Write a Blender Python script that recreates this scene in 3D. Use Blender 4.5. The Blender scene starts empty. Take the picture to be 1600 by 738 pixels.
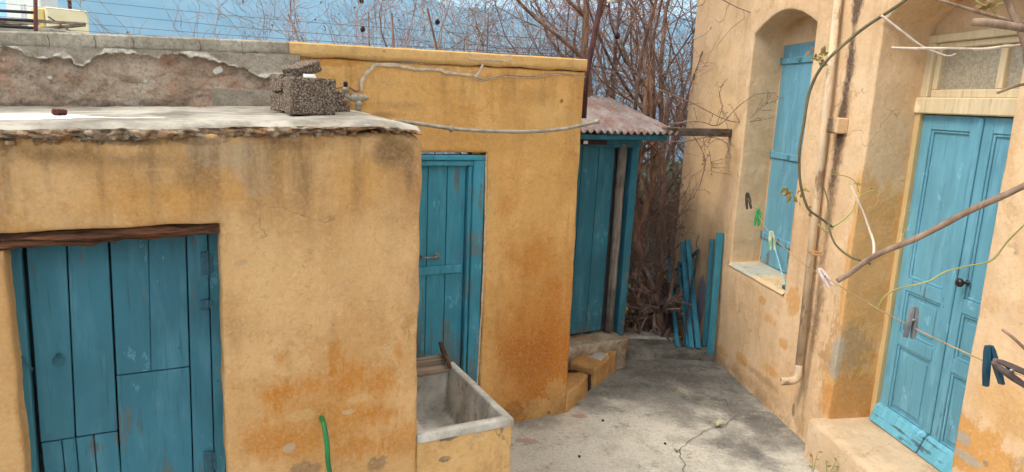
import bpy, bmesh, math, random
from mathutils import Vector, Matrix, noise
from mathutils.geometry import delaunay_2d_cdt
PI = math.pi
SC = bpy.context.scene
COL = SC.collection

# ------------------------------------------------------------------ camera
EYE = Vector((0, 0, 2.5)); FPX = 1085.0; ROLL = math.radians(2.5); PITCH = math.radians(11.2)
_fw = Vector((0, math.cos(PITCH), -math.sin(PITCH))); _up = Vector((0, math.sin(PITCH), math.cos(PITCH))); _rt = Vector((1, 0, 0))
c_rt = _rt * math.cos(ROLL) + _up * math.sin(ROLL)
c_up = -_rt * math.sin(ROLL) + _up * math.cos(ROLL)
cam = bpy.data.cameras.new('camera'); cam_o = bpy.data.objects.new('camera', cam); COL.objects.link(cam_o)
cam.sensor_width = 36; cam.lens = FPX / 1600 * 36; cam.clip_start = 0.05; cam.clip_end = 20000
cam_o.matrix_world = Matrix(((c_rt.x, c_up.x, -_fw.x, EYE.x), (c_rt.y, c_up.y, -_fw.y, EYE.y), (c_rt.z, c_up.z, -_fw.z, EYE.z), (0, 0, 0, 1)))
SC.camera = cam_o

# ------------------------------------------------------------------ sky, sun, exposure
SUN_EL, SUN_AZ = math.radians(52), math.radians(-112)     # azimuth clockwise from +Y
w = bpy.data.worlds.new('World'); SC.world = w; w.use_nodes = True
wn = w.node_tree; bg = wn.nodes['Background']
sky = wn.nodes.new('ShaderNodeTexSky'); sky.sky_type = 'NISHITA'; sky.sun_disc = False
sky.sun_elevation = SUN_EL; sky.sun_rotation = SUN_AZ % (2 * PI); sky.dust_density = 2.0; sky.altitude = 200
hs = wn.nodes.new('ShaderNodeHueSaturation'); hs.inputs['Saturation'].default_value = 0.3
wn.links.new(sky.outputs[0], hs.inputs['Color'])
mx = wn.nodes.new('ShaderNodeMix'); mx.data_type = 'RGBA'
tc = wn.nodes.new('ShaderNodeTexCoord'); cn = wn.nodes.new('ShaderNodeTexNoise'); cn.inputs['Scale'].default_value = 3.0; cn.inputs['Detail'].default_value = 6
wn.links.new(tc.outputs['Generated'], cn.inputs['Vector'])
mr = wn.nodes.new('ShaderNodeMapRange'); mr.inputs[1].default_value = 0.3; mr.inputs[2].default_value = 0.62; mr.inputs[3].default_value = 0.45; mr.inputs[4].default_value = 0.95
wn.links.new(cn.outputs[0], mr.inputs[0]); wn.links.new(mr.outputs[0], mx.inputs[0])
wn.links.new(hs.outputs[0], mx.inputs[6]); mx.inputs[7].default_value = (8.5, 8.1, 7.6, 1)
wn.links.new(mx.outputs[2], bg.inputs[0]); bg.inputs[1].default_value = 0.12
sl = bpy.data.lights.new('sun', 'SUN'); sl.energy = 1.5; sl.angle = math.radians(20); sl.color = (1, 0.93, 0.82)
so = bpy.data.objects.new('sun', sl); COL.objects.link(so)
sd = Vector((math.sin(SUN_AZ) * math.cos(SUN_EL), math.cos(SUN_AZ) * math.cos(SUN_EL), math.sin(SUN_EL)))
so.rotation_euler = sd.to_track_quat('Z', 'Y').to_euler()
SC.view_settings.view_transform = 'Standard'; SC.view_settings.look = 'None'; SC.view_settings.gamma = 1
SC.view_settings.exposure = 1.3
SC.cycles.use_adaptive_sampling = True; SC.cycles.adaptive_threshold = 0.03; SC.cycles.adaptive_min_samples = 16
SC.cycles.max_bounces = 6; SC.cycles.diffuse_bounces = 3; SC.cycles.glossy_bounces = 2; SC.cycles.volume_bounces = 1; SC.cycles.transparent_max_bounces = 8

# ------------------------------------------------------------------ measuring helpers
def ray(px, py):
    return (c_rt * (px - 800) - c_up * (py - 369) + _fw * FPX).normalized()
def gz(px, py, z=0.0):
    d = ray(px, py); return EYE + d * ((z - EYE.z) / d.z)
def dep(px, py, m):
    d = ray(px, py); return EYE + d * (m / d.dot(_fw))
class Frame:
    """local frame of a wall: x along it, y into it, z up"""
    def __init__(s, o, ang):
        s.o = Vector(o); s.ang = ang
        s.x = Vector((math.cos(ang), math.sin(ang), 0)); s.y = Vector((-math.sin(ang), math.cos(ang), 0))
    def at(s, px, py, y=0.0):
        d = ray(px, py); p = EYE + d * ((s.o + s.y * y - EYE).dot(s.y) / d.dot(s.y)); q = p - s.o
        return (q.dot(s.x), q.z)
    def at3(s, px, py, y=0.0):
        a = s.at(px, py, y); return Vector((a[0], y, a[1]))
    def loc(s, p):
        q = p - s.o; return Vector((q.dot(s.x), q.dot(s.y), q.z))
    def wor(s, x, y, z): return s.o + s.x * x + s.y * y + Vector((0, 0, z))
    def sub(s, x, y, z=0): return Frame(s.wor(x, y, z), s.ang)
MC = gz(885, 645)
MID = Frame(MC, math.radians(27))
OUT = MID.sub(-1.70, -1.2)
SHED = MID.sub(0.0, 0.85)
_a = gz(1120, 565); _b = gz(1255, 690); _d = (_b - _a).normalized()
HOU = Frame(_a, math.atan2(_d.y, _d.x))

# ------------------------------------------------------------------ object helpers
def props(o, label=None, cat=None, group=None, kind=None):
    if label: o['label'] = label
    if cat: o['category'] = cat
    if group: o['group'] = group
    if kind: o['kind'] = kind
    return o
def thing(name, label, cat, fr=None, loc=(0, 0, 0), group=None):
    o = bpy.data.objects.new(name, None); o.empty_display_size = 0.1; COL.objects.link(o)
    if fr: o.location = fr.o; o.rotation_euler.z = fr.ang
    else: o.location = loc
    return props(o, label, cat, group)
class Geo:
    def __init__(s): s.v = []; s.f = []
    def face(s, pts):
        i = len(s.v); s.v += [Vector(p) for p in pts]; s.f.append(tuple(range(i, i + len(pts))))
    def hexa(s, p):   # 8 corners: bottom 4 ccw, top 4 ccw
        i = len(s.v); s.v += [Vector(q) for q in p]
        for f in ((3, 2, 1, 0), (4, 5, 6, 7), (0, 1, 5, 4), (1, 2, 6, 5), (2, 3, 7, 6), (3, 0, 4, 7)): s.f.append(tuple(i + k for k in f))
    def box(s, x0, x1, y0, y1, z0, z1, j=0.0, rnd=random):
        r = lambda: rnd.uniform(-j, j) if j else 0
        s.hexa([(x + r(), y + r(), z + r()) for z in (z0, z1) for x, y in ((x0, y0), (x1, y0), (x1, y1), (x0, y1))])
    def bar(s, a, b, wd, th, side=None):  # rectangular bar from a to b
        a = Vector(a); b = Vector(b); d = (b - a).normalized()
        sd = Vector(side) if side is not None else d.cross(Vector((0, 0, 1)))
        if sd.length < 1e-4: sd = Vector((1, 0, 0))
        sd = (sd - d * sd.dot(d)).normalized(); nn = d.cross(sd).normalized()
        u = sd * wd / 2; v = nn * th / 2
        s.hexa([a - u - v, a + u - v, a + u + v, a - u + v, b - u - v, b + u - v, b + u + v, b - u + v])
    def tube(s, pts, rad, n=8, cap=True):
        pts = [Vector(p) for p in pts]; m = len(pts)
        if not hasattr(rad, '__len__'): rad = [rad] * m
        t0 = (pts[1] - pts[0]).normalized(); u = t0.orthogonal().normalized(); base = len(s.v)
        for k in range(m):
            t = (pts[min(k + 1, m - 1)] - pts[max(k - 1, 0)])
            if t.length < 1e-9: t = t0
            t.normalize(); u = u - t * u.dot(t)
            u = u.normalized() if u.length > 1e-6 else t.orthogonal().normalized()
            v = t.cross(u)
            for q in range(n):
                a = 2 * PI * q / n; s.v.append(pts[k] + (u * math.cos(a) + v * math.sin(a)) * rad[k])
        for k in range(m - 1):
            for q in range(n):
                a = base + k * n + q; b = base + k * n + (q + 1) % n; s.f.append((a, b, b + n, a + n))
        if cap:
            s.f.append(tuple(base + q for q in reversed(range(n)))); s.f.append(tuple(base + (m - 1) * n + q for q in range(n)))
    def lathe(s, o, axis, prof, n=16):  # prof: (r, h) list along axis from o
        ax = Vector(axis).normalized(); u = ax.orthogonal().normalized(); v = ax.cross(u); o = Vector(o); base = len(s.v)
        for r, h in prof:
            for q in range(n):
                a = 2 * PI * q / n; s.v.append(o + ax * h + (u * math.cos(a) + v * math.sin(a)) * max(r, 1e-4))
        for k in range(len(prof) - 1):
            for q in range(n):
                a = base + k * n + q; b = base + k * n + (q + 1) % n; s.f.append((a, b, b + n, a + n))
        s.f.append(tuple(base + q for q in reversed(range(n)))); s.f.append(tuple(base + (len(prof) - 1) * n + q for q in range(n)))
    def grid(s, fn, nu, nv):
        b = len(s.v)
        for i in range(nu + 1):
            for j in range(nv + 1): s.v.append(Vector(fn(i / nu, j / nv)))
        for i in range(nu):
            for j in range(nv):
                a = b + i * (nv + 1) + j; s.f.append((a, a + nv + 1, a + nv + 2, a + 1))
    def xf(s, M): s.v = [M @ v for v in s.v]; return s
    def build(s, name, mat, parent=None, smooth=False, bevel=0, org=None, seg=1, wn=False):
        me = bpy.data.meshes.new(name)
        vs = s.v if org is None else [v - Vector(org) for v in s.v]
        me.from_pydata([tuple(v) for v in vs], [], s.f)
        bm = bmesh.new(); bm.from_mesh(me)
        bmesh.ops.recalc_face_normals(bm, faces=bm.faces)
        if bevel:
            ed = [e for e in bm.edges if len(e.link_faces) == 2 and e.calc_face_angle(0) > 0.6]
            bmesh.ops.bevel(bm, geom=ed, offset=bevel, segments=seg, affect='EDGES', clamp_overlap=True)
        if smooth:
            for f in bm.faces: f.smooth = True
        bm.to_mesh(me); bm.free()
        me.materials.append(mat)
        o = bpy.data.objects.new(name, me); COL.objects.link(o)
        if parent: o.parent = parent
        elif org is not None: o.location = org
        if wn: md = o.modifiers.new('normals', 'WEIGHTED_NORMAL'); md.weight = 80
        return o
def smooth_path(pts, k=6):
    P = [Vector(p) for p in pts]; out = []
    for i in range(len(P) - 1):
        a = P[max(i - 1, 0)]; b = P[i]; c = P[i + 1]; d = P[min(i + 2, len(P) - 1)]
        for q in range(k):
            t = q / k
            out.append(0.5 * ((2 * b) + (c - a) * t + (2 * a - 5 * b + 4 * c - d) * t * t + (3 * b - a - 3 * c + d) * t ** 3))
    out.append(P[-1]); return out
def nz(p, sc=1.0, seed=0.0): return noise.noise(Vector(p) * sc + Vector((seed * 7.3, seed * 3.1, seed)))
def rough_box(dx, dy, dz, n=8, amp=0.01, sc=12, seed=0, rnd=0.15):
    """box of subdivided faces with worn corners and pitted sides, centred on x/y, base at 0"""
    bm = bmesh.new(); bmesh.ops.create_cube(bm, size=1)
    bmesh.ops.subdivide_edges(bm, edges=bm.edges, cuts=n, use_grid_fill=True)
    g = Geo()
    bm.verts.ensure_lookup_table()
    for v in bm.verts:
        c = v.co * 2; k = max(abs(c.x), abs(c.y), abs(c.z))
        c2 = c.copy(); L = (abs(c.x) ** 10 + abs(c.y) ** 10 + abs(c.z) ** 10) ** 0.1
        c2 = c * (1 - rnd) + c / L * rnd
        p = Vector((c2.x * dx / 2, c2.y * dy / 2, c2.z * dz / 2))
        p += c.normalized() * (nz(p, sc, seed) * amp + nz(p, sc * 3, seed + 2) * amp * 0.5)
        g.v.append(p + Vector((0, 0, dz / 2)))
    g.f = [tuple(v.index for v in f.verts) for f in bm.faces]
    bm.free(); return g

def resample(poly, step, jit, rnd, closed=True):
    out = []; n = len(poly)
    for i in range(n if closed else n - 1):
        a = Vector(poly[i]); b = Vector(poly[(i + 1) % n]); k = max(1, round((b - a).length / step))
        for q in range(k):
            p = a.lerp(b, q / k)
            if jit: p = p + Vector((nz((p.x, p.y, 0), 5, 1), nz((p.x, p.y, 0), 5, 9))) * jit * 1.6 + Vector((rnd.uniform(-1, 1), rnd.uniform(-1, 1))) * jit * 0.25
            out.append(p)
    return out
def offset_poly(poly, d):
    n = len(poly); ar = sum(poly[i].x * poly[(i + 1) % n].y - poly[(i + 1) % n].x * poly[i].y for i in range(n)); sg = 1 if ar > 0 else -1
    out = []
    for i in range(n):
        a = poly[i - 1]; b = poly[i]; c = poly[(i + 1) % n]
        n1 = Vector((b.y - a.y, a.x - b.x)).normalized(); n2 = Vector((c.y - b.y, b.x - c.x)).normalized()
        m = (n1 + n2); m = m.normalized() if m.length > 1e-6 else n1
        out.append(b + m * sg * d / max(0.5, m.dot(n1)))
    return out
def inside(p, poly):
    r = False; n = len(poly)
    for i in range(n):
        a = poly[i]; b = poly[(i + 1) % n]
        if (a.y > p.y) != (b.y > p.y) and p.x < (b.x - a.x) * (p.y - a.y) / (b.y - a.y) + a.x: r = not r
    return r
def wall_sheet(outline, holes=(), depth=0.3, hole_depth=(0.3,), step=0.05, amp=0.008, r=0.012, jit=0.004, seed=1, yfun=None):
    """plastered wall in x,z with uneven face, worn arrises and reveals going back along +y"""
    rnd = random.Random(seed); g = Geo()
    O = resample(outline, step, jit, rnd); H = [resample(h, step, jit, rnd) for h in holes]
    Oi = offset_poly(O, -r); Ho = [offset_poly(h, r) for h in H]
    pts = []; edges = []
    for lp in [Oi] + Ho:
        b = len(pts); pts += lp; edges += [(b + i, b + (i + 1) % len(lp)) for i in range(len(lp))]
    xs = [p.x for p in O]; ys = [p.y for p in O]
    nx = int((max(xs) - min(xs)) / step); ny = int((max(ys) - min(ys)) / step)
    for i in range(nx + 1):
        for j in range(ny + 1):
            p = Vector((min(xs) + (i + 0.5 * (j % 2)) * step, min(ys) + j * step))
            p += Vector((rnd.uniform(-1, 1), rnd.uniform(-1, 1))) * step * 0.15
            if not inside(p, Oi) or any(inside(p, h) for h in Ho): continue
            pts.append(p)
    vv, ee, ff, ov, oe, of = delaunay_2d_cdt(pts, edges, [], 0, 1e-5)
    def ydisp(p):
        y = (nz((p.x, 0, p.y), 1.3, seed) * 0.9 + nz((p.x, 0, p.y), 4, seed + 3) * 0.5 + nz((p.x, 0, p.y), 11, seed + 5) * 0.25) * amp
        return y + (yfun(p.x, p.y) if yfun else 0)
    g.v = [Vector((p.x, ydisp(p), p.y)) for p in vv]
    for f in ff:
        c = sum((vv[i] for i in f), Vector((0, 0))) / len(f)
        if inside(c, Oi) and not any(inside(c, h) for h in Ho): g.f.append(tuple(f))
    mp = {}
    for k, lst in enumerate(ov):
        for o_ in lst: mp[o_] = k
    base = 0
    for li, (lp, tgt) in enumerate(zip([Oi] + Ho, [O] + H)):
        D = depth if li == 0 else hole_depth[min(li - 1, len(hole_depth) - 1)]
        n = len(lp); prev = [mp[base + i] for i in range(n)]; base += n
        rows = [(0.35, 0.3), (1.0, 1.0)]
        ds = [d for d in [r + 0.05 * k for k in range(1, 200)] if d < D - 0.02][:8] + [D]
        for fr_, yy in rows:
            cur = []
            for i in range(n):
                q = lp[i].lerp(tgt[i], fr_ if fr_ < 1 else 1.0)
                q2 = q if yy == 1 else lp[i].lerp(tgt[i], 0.7)
                g.v.append(Vector((q2.x, ydisp(q2) + r * yy, q2.y))); cur.append(len(g.v) - 1)
            for i in range(n): g.f.append((prev[i], prev[(i + 1) % n], cur[(i + 1) % n], cur[i]))
            prev = cur
        for d in ds:
            cur = []
            for i in range(n):
                q = tgt[i]; k = amp * 0.6
                g.v.append(Vector((q.x + nz((q.x, d, q.y), 6, 4) * k, d, q.y + nz((q.x, d, q.y), 6, 8) * k))); cur.append(len(g.v) - 1)
            for i in range(n): g.f.append((prev[i], prev[(i + 1) % n], cur[(i + 1) % n], cur[i]))
            prev = cur
    return g
def ribbon(pts, wd, y, seed=0, amp=0.5, thick=0.0012):
    """irregular raised strip on a wall: pts in (x,z)"""
    g = Geo(); P = smooth_path([Vector((p[0], 0, p[1])) for p in pts], 10); n = len(P)
    if not hasattr(wd, '__len__'): wd = [wd] * len(pts)
    rows = []
    for i, p in enumerate(P):
        t = (P[min(i + 1, n - 1)] - P[max(i - 1, 0)]).normalized(); m = Vector((-t.z, 0, t.x))
        k = i / (n - 1) * (len(wd) - 1); a = int(min(k, len(wd) - 2)) if len(wd) > 1 else 0
        w_ = (wd[a] + (wd[min(a + 1, len(wd) - 1)] - wd[a]) * (k - a)) * .8
        w1 = w_ / 2 * (1 + amp * nz(p, 25, seed)); w2 = w_ / 2 * (1 + amp * nz(p, 25, seed + 5)); off = m * w_ * 0.3 * nz(p, 18, seed + 3)
        rows.append([p + m * w1 + off + Vector((0, y, 0)), p + m * w1 * 0.6 + off + Vector((0, y - thick, 0)), p - m * w2 * 0.6 + off + Vector((0, y - thick, 0)), p - m * w2 + off + Vector((0, y, 0))])
    for r_ in rows: g.v += r_
    for i in range(n - 1):
        for q in range(3): a = i * 4 + q; g.f.append((a, a + 4, a + 5, a + 1))
    return g

# ------------------------------------------------------------------ material helpers
class NM:
    def __init__(s, name, rough=0.9, spec=0.3):
        s.m = bpy.data.materials.new(name); s.m.use_nodes = True; s.nt = s.m.node_tree; s.b = s.nt.nodes['Principled BSDF']
        s.b.inputs['Roughness'].default_value = rough; s.b.inputs['Specular IOR Level'].default_value = spec
        s.P = s.nt.nodes.new('ShaderNodeTexCoord').outputs['Object']
    def N(s, t, **k):
        n = s.nt.nodes.new(t)
        for a, b in k.items(): setattr(n, a, b)
        return n
    def L(s, a, b):
        if hasattr(a, 'is_linked') or isinstance(a, bpy.types.NodeSocket): s.nt.links.new(a, b)
        else: b.default_value = a if not (isinstance(a, tuple) and len(a) == 3 and len(b.default_value) == 4) else (*a, 1)
    def scaled(s, k):
        n = s.N('ShaderNodeVectorMath', operation='MULTIPLY'); s.L(s.P, n.inputs[0]); n.inputs[1].default_value = k; return n.outputs[0]
    def noise(s, sc, det=4, ro=0.55, st=None, dist=0, off=None):
        det = min(det, max(2, math.log2(420 / (sc * (max(st) if st else 1)))))
        n = s.N('ShaderNodeTexNoise'); n.inputs['Scale'].default_value = sc; n.inputs['Detail'].default_value = det; n.inputs['Roughness'].default_value = ro; n.inputs['Distortion'].default_value = dist
        v = s.scaled(st) if st else s.P
        if off:
            a = s.N('ShaderNodeVectorMath', operation='ADD'); s.L(v, a.inputs[0]); a.inputs[1].default_value = (off, off * 1.7, off * 0.6); v = a.outputs[0]
        s.L(v, n.inputs['Vector']); return n.outputs[0]
    def voro(s, sc, st=None, feat='F1', out='Distance'):
        n = s.N('ShaderNodeTexVoronoi', feature=feat); n.inputs['Scale'].default_value = sc; s.L(s.scaled(st) if st else s.P, n.inputs['Vector']); return n.outputs[out]
    def mr(s, f, a, b, c=0.0, d=1.0):
        n = s.N('ShaderNodeMapRange', interpolation_type='SMOOTHSTEP'); s.L(f, n.inputs[0])
        for i, q in zip((1, 2, 3, 4), (a, b, c, d)): n.inputs[i].default_value = q
        return n.outputs[0]
    def ma(s, op, a, b=0.0, clamp=False):
        n = s.N('ShaderNodeMath', operation=op, use_clamp=clamp); s.L(a, n.inputs[0]); s.L(b, n.inputs[1]); return n.outputs[0]
    def mix(s, f, a, b, mode='MIX'):
        n = s.N('ShaderNodeMix', data_type='RGBA', blend_type=mode); s.L(f, n.inputs[0]); s.L(a, n.inputs[6]); s.L(b, n.inputs[7]); return n.outputs[2]
    def ell(s, cx, cz, rx, rz, soft=0.4, na=0.8, ns=4.0, cy=None, ry=None, y3=None):
        """irregular blotch: ellipse in x,z (or x,y when cy is given) with a ragged edge"""
        n = s.N('ShaderNodeVectorMath', operation='MULTIPLY_ADD'); s.L(s.P, n.inputs[0])
        if y3: iv = (1 / rx, 1 / y3[1], 1 / rz); c = (cx, y3[0], cz)
        elif cy is None: iv = (1 / rx, 0, 1 / rz); c = (cx, 0, cz)
        else: iv = (1 / rx, 1 / ry, 0); c = (cx, cy, 0)
        n.inputs[1].default_value = iv; n.inputs[2].default_value = tuple(-a * b for a, b in zip(iv, c))
        l = s.N('ShaderNodeVectorMath', operation='LENGTH'); s.L(n.outputs[0], l.inputs[0])
        key = ('n', ns)
        vst = (1.5, 1.5, .8) if ns > 0 else (2.4, 2.4, .5); ns = abs(ns)
        if not hasattr(s, 'cache'): s.cache = {}
        if key not in s.cache: 
            lo = s.noise(ns * .45, 3, 0.5, off=41); hi = s.noise(ns * 2.2, 10, 0.72, st=vst); s.cache[key] = s.ma('ADD', s.ma('MULTIPLY', lo, .55), s.ma('MULTIPLY', hi, .45))
        d = s.ma('ADD', l.outputs['Value'], s.ma('MULTIPLY', s.ma('SUBTRACT', s.cache[key], 0.5), na * 3.2))
        return s.mr(d, 1.0, 1.0 - soft * (0.55 if soft < .7 else 1.0), 0, 1)
    def zed(s, axis='Z'):
        n = s.N('ShaderNodeSeparateXYZ'); s.L(s.P, n.inputs[0]); return n.outputs[axis]
    def bump(s, h, dist=0.01, st=0.6):
        n = s.N('ShaderNodeBump'); n.inputs['Distance'].default_value = dist; n.inputs['Strength'].default_value = st; s.L(h, n.inputs['Height'])
        if s.b.inputs['Normal'].is_linked: s.nt.links.new(s.b.inputs['Normal'].links[0].from_socket, n.inputs['Normal'])
        s.nt.links.new(n.outputs[0], s.b.inputs['Normal'])
    def col(s, c): s.L(c, s.b.inputs['Base Color']); return s
def srgb(r, g, b):
    f = lambda c: (c / 255 / 12.92) if c <= 10 else ((c / 255 + 0.055) / 1.055) ** 2.4
    return (f(r), f(g), f(b))
def plaster(name, base, alt, dark, patches=(), bumpk=1.0, alt_amt=0.6, spot=True, top=None, foot=None):
    m = NM(name, 0.92, 0.15)
    c = m.mix(m.ma('MULTIPLY', m.mr(m.noise(1.7, 7, 0.62), 0.36, 0.66), alt_amt), base, alt)
    lite = tuple(min(1, q * 1.12 + 0.03) for q in base)
    wear = m.mr(m.noise(2.6, 12, 0.76, off=21), 0.50, 0.56)
    c = m.mix(m.ma('MULTIPLY', wear, 0.46), c, lite)
    wear2 = m.mr(m.noise(3.7, 12, 0.78, off=33), 0.56, 0.60)
    c = m.mix(m.ma('MULTIPLY', wear2, 0.6), c, alt)
    c = m.mix(m.ma('MULTIPLY', m.mr(m.noise(7, 8, 0.7, off=3), 0.52, 0.78), 0.35), c, dark)
    c = m.mix(m.ma('MULTIPLY', m.mr(m.noise(5, 6, 0.65, st=(1, 1, 0.16), off=8), 0.48, 0.75), 0.42), c, dark)          # run-off streaks
    for p in patches:
        col, cx, cz, rx, rz = p[:5]; k = p[5] if len(p) > 5 else {}
        op = k.get('op', 0.8)
        e = m.ell(cx, cz, rx, rz, k.get('soft', 0.4), k.get('na', 0.7), k.get('ns', 4.0), y3=k.get('y3'))
        c = m.mix(m.ma('MULTIPLY', e, op), c, col)
    if top:   # rain run-off from the wall head
        rn = m.mr(m.noise(5.5, 8, .66, st=(1, 1, .10), off=61), .46, .62)
        c = m.mix(m.ma('MULTIPLY', m.ma('MULTIPLY', rn, m.mr(m.zed(), top[0] - top[1], top[0] - .02)), top[2]), c, tuple(q * .62 for q in dark))
    if foot:  # splashed dirt at the foot
        rn = m.mr(m.noise(4, 10, .74, off=71), .38, .58)
        c = m.mix(m.ma('MULTIPLY', m.ma('MULTIPLY', rn, m.mr(m.zed(), foot[0], foot[0] * .1)), foot[1]), c, tuple(q * .6 for q in dark))
    fine = m.noise(60, 6, 0.7)
    f2 = m.noise(30, 8, .8, off=81)
    c = m.mix(m.mr(f2, .52, .72, 0, .30), c, dark); c = m.mix(m.mr(f2, .48, .30, 0, .28), c, lite)
    c = m.mix(m.mr(fine, 0.35, 0.75, 0.0, 0.12), c, (0.75, 0.68, 0.6))
    if spot:
        c = m.mix(m.ma('MULTIPLY', m.mr(m.noise(22, 5, 0.8, off=5), 0.68, 0.76), 0.45), c, dark)
    # hairline crazing
    vr = m.N('ShaderNodeTexVoronoi', feature='DISTANCE_TO_EDGE'); vr.inputs['Scale'].default_value = 1.6
    wv = m.N('ShaderNodeVectorMath', operation='ADD'); nn = m.N('ShaderNodeTexNoise'); nn.inputs['Scale'].default_value = 3.5; nn.inputs['Detail'].default_value = 5
    m.L(m.P, nn.inputs['Vector']); sc_ = m.N('ShaderNodeVectorMath', operation='SCALE'); m.L(nn.outputs[1], sc_.inputs[0]); sc_.inputs['Scale'].default_value = 0.55
    m.L(m.P, wv.inputs[0]); m.L(sc_.outputs[0], wv.inputs[1]); m.L(wv.outputs[0], vr.inputs['Vector'])
    crk = m.ma('MULTIPLY', m.mr(vr.outputs['Distance'], 0.007, 0.0), m.mr(m.noise(0.9, 3, off=11), 0.54, 0.64))
    c = m.mix(m.ma('MULTIPLY', crk, 0.55), c, tuple(q * 0.35 for q in base))
    m.col(c)
    m.bump(m.noise(2.6, 4, 0.5), 0.05 * bumpk, 0.5)
    fl = m.ma('MULTIPLY', m.mr(m.noise(4.2, 12, 0.7, off=51), 0.655, 0.67), m.mr(m.noise(1.1, 2, off=57), .45, .55))
    c = m.mix(m.ma('MULTIPLY', fl, .6), c, srgb(176, 156, 130)); m.col(c); m.bump(m.ma('MULTIPLY', fl, -1.0), 0.004, .8)
    m.bump(m.ma('SUBTRACT', m.noise(9, 8, 0.65), m.ma('MULTIPLY', crk, 0.4)), 0.02 * bumpk, 0.55)
    m.bump(m.ma('ADD', wear, wear2), 0.0025 * bumpk, 0.5)
    m.bump(m.noise(70, 5, 0.65), 0.002 * bumpk, 0.5)
    return m.m
def paint_wood(name, col, wear=0.5, grain=(26, 26, 1.6), wood=(0.22, 0.19, 0.15), rough=0.6, dark=0.55, low=None):
    m = NM(name, rough, 0.35)
    g = m.noise(1.0, 8, 0.68, st=grain); g2 = m.noise(1.3, 4, 0.55)
    c = m.mix(m.mr(g2, 0.3, 0.7, 0, 0.75), col, tuple(q * dark for q in col))
    c = m.mix(m.mr(m.noise(4, 5, 0.6, st=(3, 3, 0.6), off=4), 0.45, 0.75, 0, 0.5), c, tuple(min(1, q * 1.25 + 0.05) for q in col))
    c = m.mix(m.mr(g, 0.56, 0.72, 0, 0.4), c, tuple(q * 0.4 for q in col))
    c = m.mix(m.mr(m.noise(1.0, 6, .7, st=(70, 70, 2.2), off=13), .60, .72, 0, .5), c, tuple(q * .3 for q in col)); c = m.mix(m.mr(m.voro(9, st=(1, 1, .8)), .05, .03, 0, .75), c, tuple(q * .25 for q in col)); c = m.mix(m.mr(m.noise(7, 10, .8, st=(1, 1, .5), off=17), .60, .66, 0, .45), c, tuple(min(1, q * 1.5 + .10) for q in col))
    ww = m.ma('ADD', m.ma('MULTIPLY', g, 0.6), m.ma('MULTIPLY', m.noise(3.0, 7, 0.75, off=7), 0.55))
    if low:  # more worn towards the foot of the boards
        ww = m.ma('ADD', ww, m.mr(m.zed(), low[0], low[1], low[2], 0))
    k = m.mr(ww, 0.75 - wear * 0.16, 0.78 - wear * 0.16)
    c = m.mix(m.ma('MULTIPLY', k, 0.85), c, m.mix(m.noise(9, 4), wood, tuple(q * 0.45 for q in wood)))
    m.col(c); m.bump(m.ma('SUBTRACT', g, m.ma('MULTIPLY', k, 0.35)), 0.004, 0.55)
    m.L(m.mr(k, 0, 1, rough, 0.9), m.b.inputs['Roughness']); return m.m
def raw_wood(name, a, b, st=(1.6, 30, 30), rough=0.9):
    m = NM(name, rough, 0.2); g = m.noise(1, 9, 0.7, st=st)
    c = m.mix(m.mr(g, 0.32, 0.68), b, a); c = m.mix(m.mr(m.noise(5, 5, off=3), 0.45, 0.75, 0, 0.6), c, tuple(q * 0.45 for q in b))
    m.col(c); m.bump(g, 0.012, 0.8); return m.m
def simple(name, a, b=None, sc=8, rough=0.7, spec=0.3, bump=0.0, metal=0.0, trans=None):
    m = NM(name, rough, spec); b = b or tuple(q * 0.6 for q in a)
    m.col(m.mix(m.mr(m.noise(sc, 6, 0.65), 0.35, 0.7), a, b)); m.b.inputs['Metallic'].default_value = metal
    if bump: m.bump(m.noise(sc * 4, 5, 0.7), bump, 0.6)
    return m.m
def bark(name, a, b, sc=14):
    m = NM(name, 0.95, 0.1); g = m.noise(sc, 7, 0.7, st=(1, 1, 0.25))
    c = m.mix(m.mr(g, 0.35, 0.66), b, a); m.col(m.mix(m.mr(m.noise(3, 4, off=5), 0.4, 0.7, 0, 0.5), c, tuple(q * 0.6 for q in a))); m.bump(g, 0.012, 0.8); return m.m

BLUE = srgb(78, 152, 178)
ORANGE = srgb(190, 122, 34); OCHRE = srgb(205, 152, 84); TAN = srgb(210, 166, 110); GREYB = srgb(150, 138, 120); DK = srgb(118, 84, 48)
# ================================================================== SETTING
rnd = random.Random(4)
# --- terrain: one sheet from under the yard down to the sea and up the far mountain
def terr_h(x, y):
    d = math.hypot(x, y)
    if y < 7.1: h = -0.32
    else:
        q = y - 7.1
        h = -0.45 - q * 0.16 if q < 30 else -5.25 - (q - 30) * 0.11
    h = max(h, -75)
    h += nz((x, y, 0), 0.35, 2) * min(0.12, max(0, (y - 7.3)) * 0.05) + nz((x, y, 0), 0.02, 3) * min(6, max(0, d - 20) * 0.03)
    return h
def build_terrain():
    g = Geo(); R = [0.0] + [0.6 * k for k in range(1, 26)] + [15 * 1.25 ** k for k in range(1, 25)]
    n = 96
    for r in R:
        for q in range(n):
            a = 2 * PI * q / n; x = r * math.sin(a); y = r * math.cos(a); g.v.append(Vector((x, y, terr_h(x, y))))
    for i in range(len(R) - 1):
        for q in range(n):
            a = i * n + q; b = i * n + (q + 1) % n; g.f.append((a, b, b + n, a + n))
    m = NM('earth', 1.0, 0.0)
    c = m.mix(m.mr(m.noise(0.8, 8, 0.7), 0.35, 0.65), (0.075, 0.055, 0.03), (0.06, 0.075, 0.025)); m.col(m.mix(m.mr(m.noise(9, 6, 0.7), 0.4, 0.7, 0, 0.7), c, (0.03, 0.02, 0.014)))
    m.bump(m.noise(8, 8, 0.75), 0.08, 0.8)
    return props(g.build('terrain', m.m, None, True), kind='structure')
build_terrain()
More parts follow.
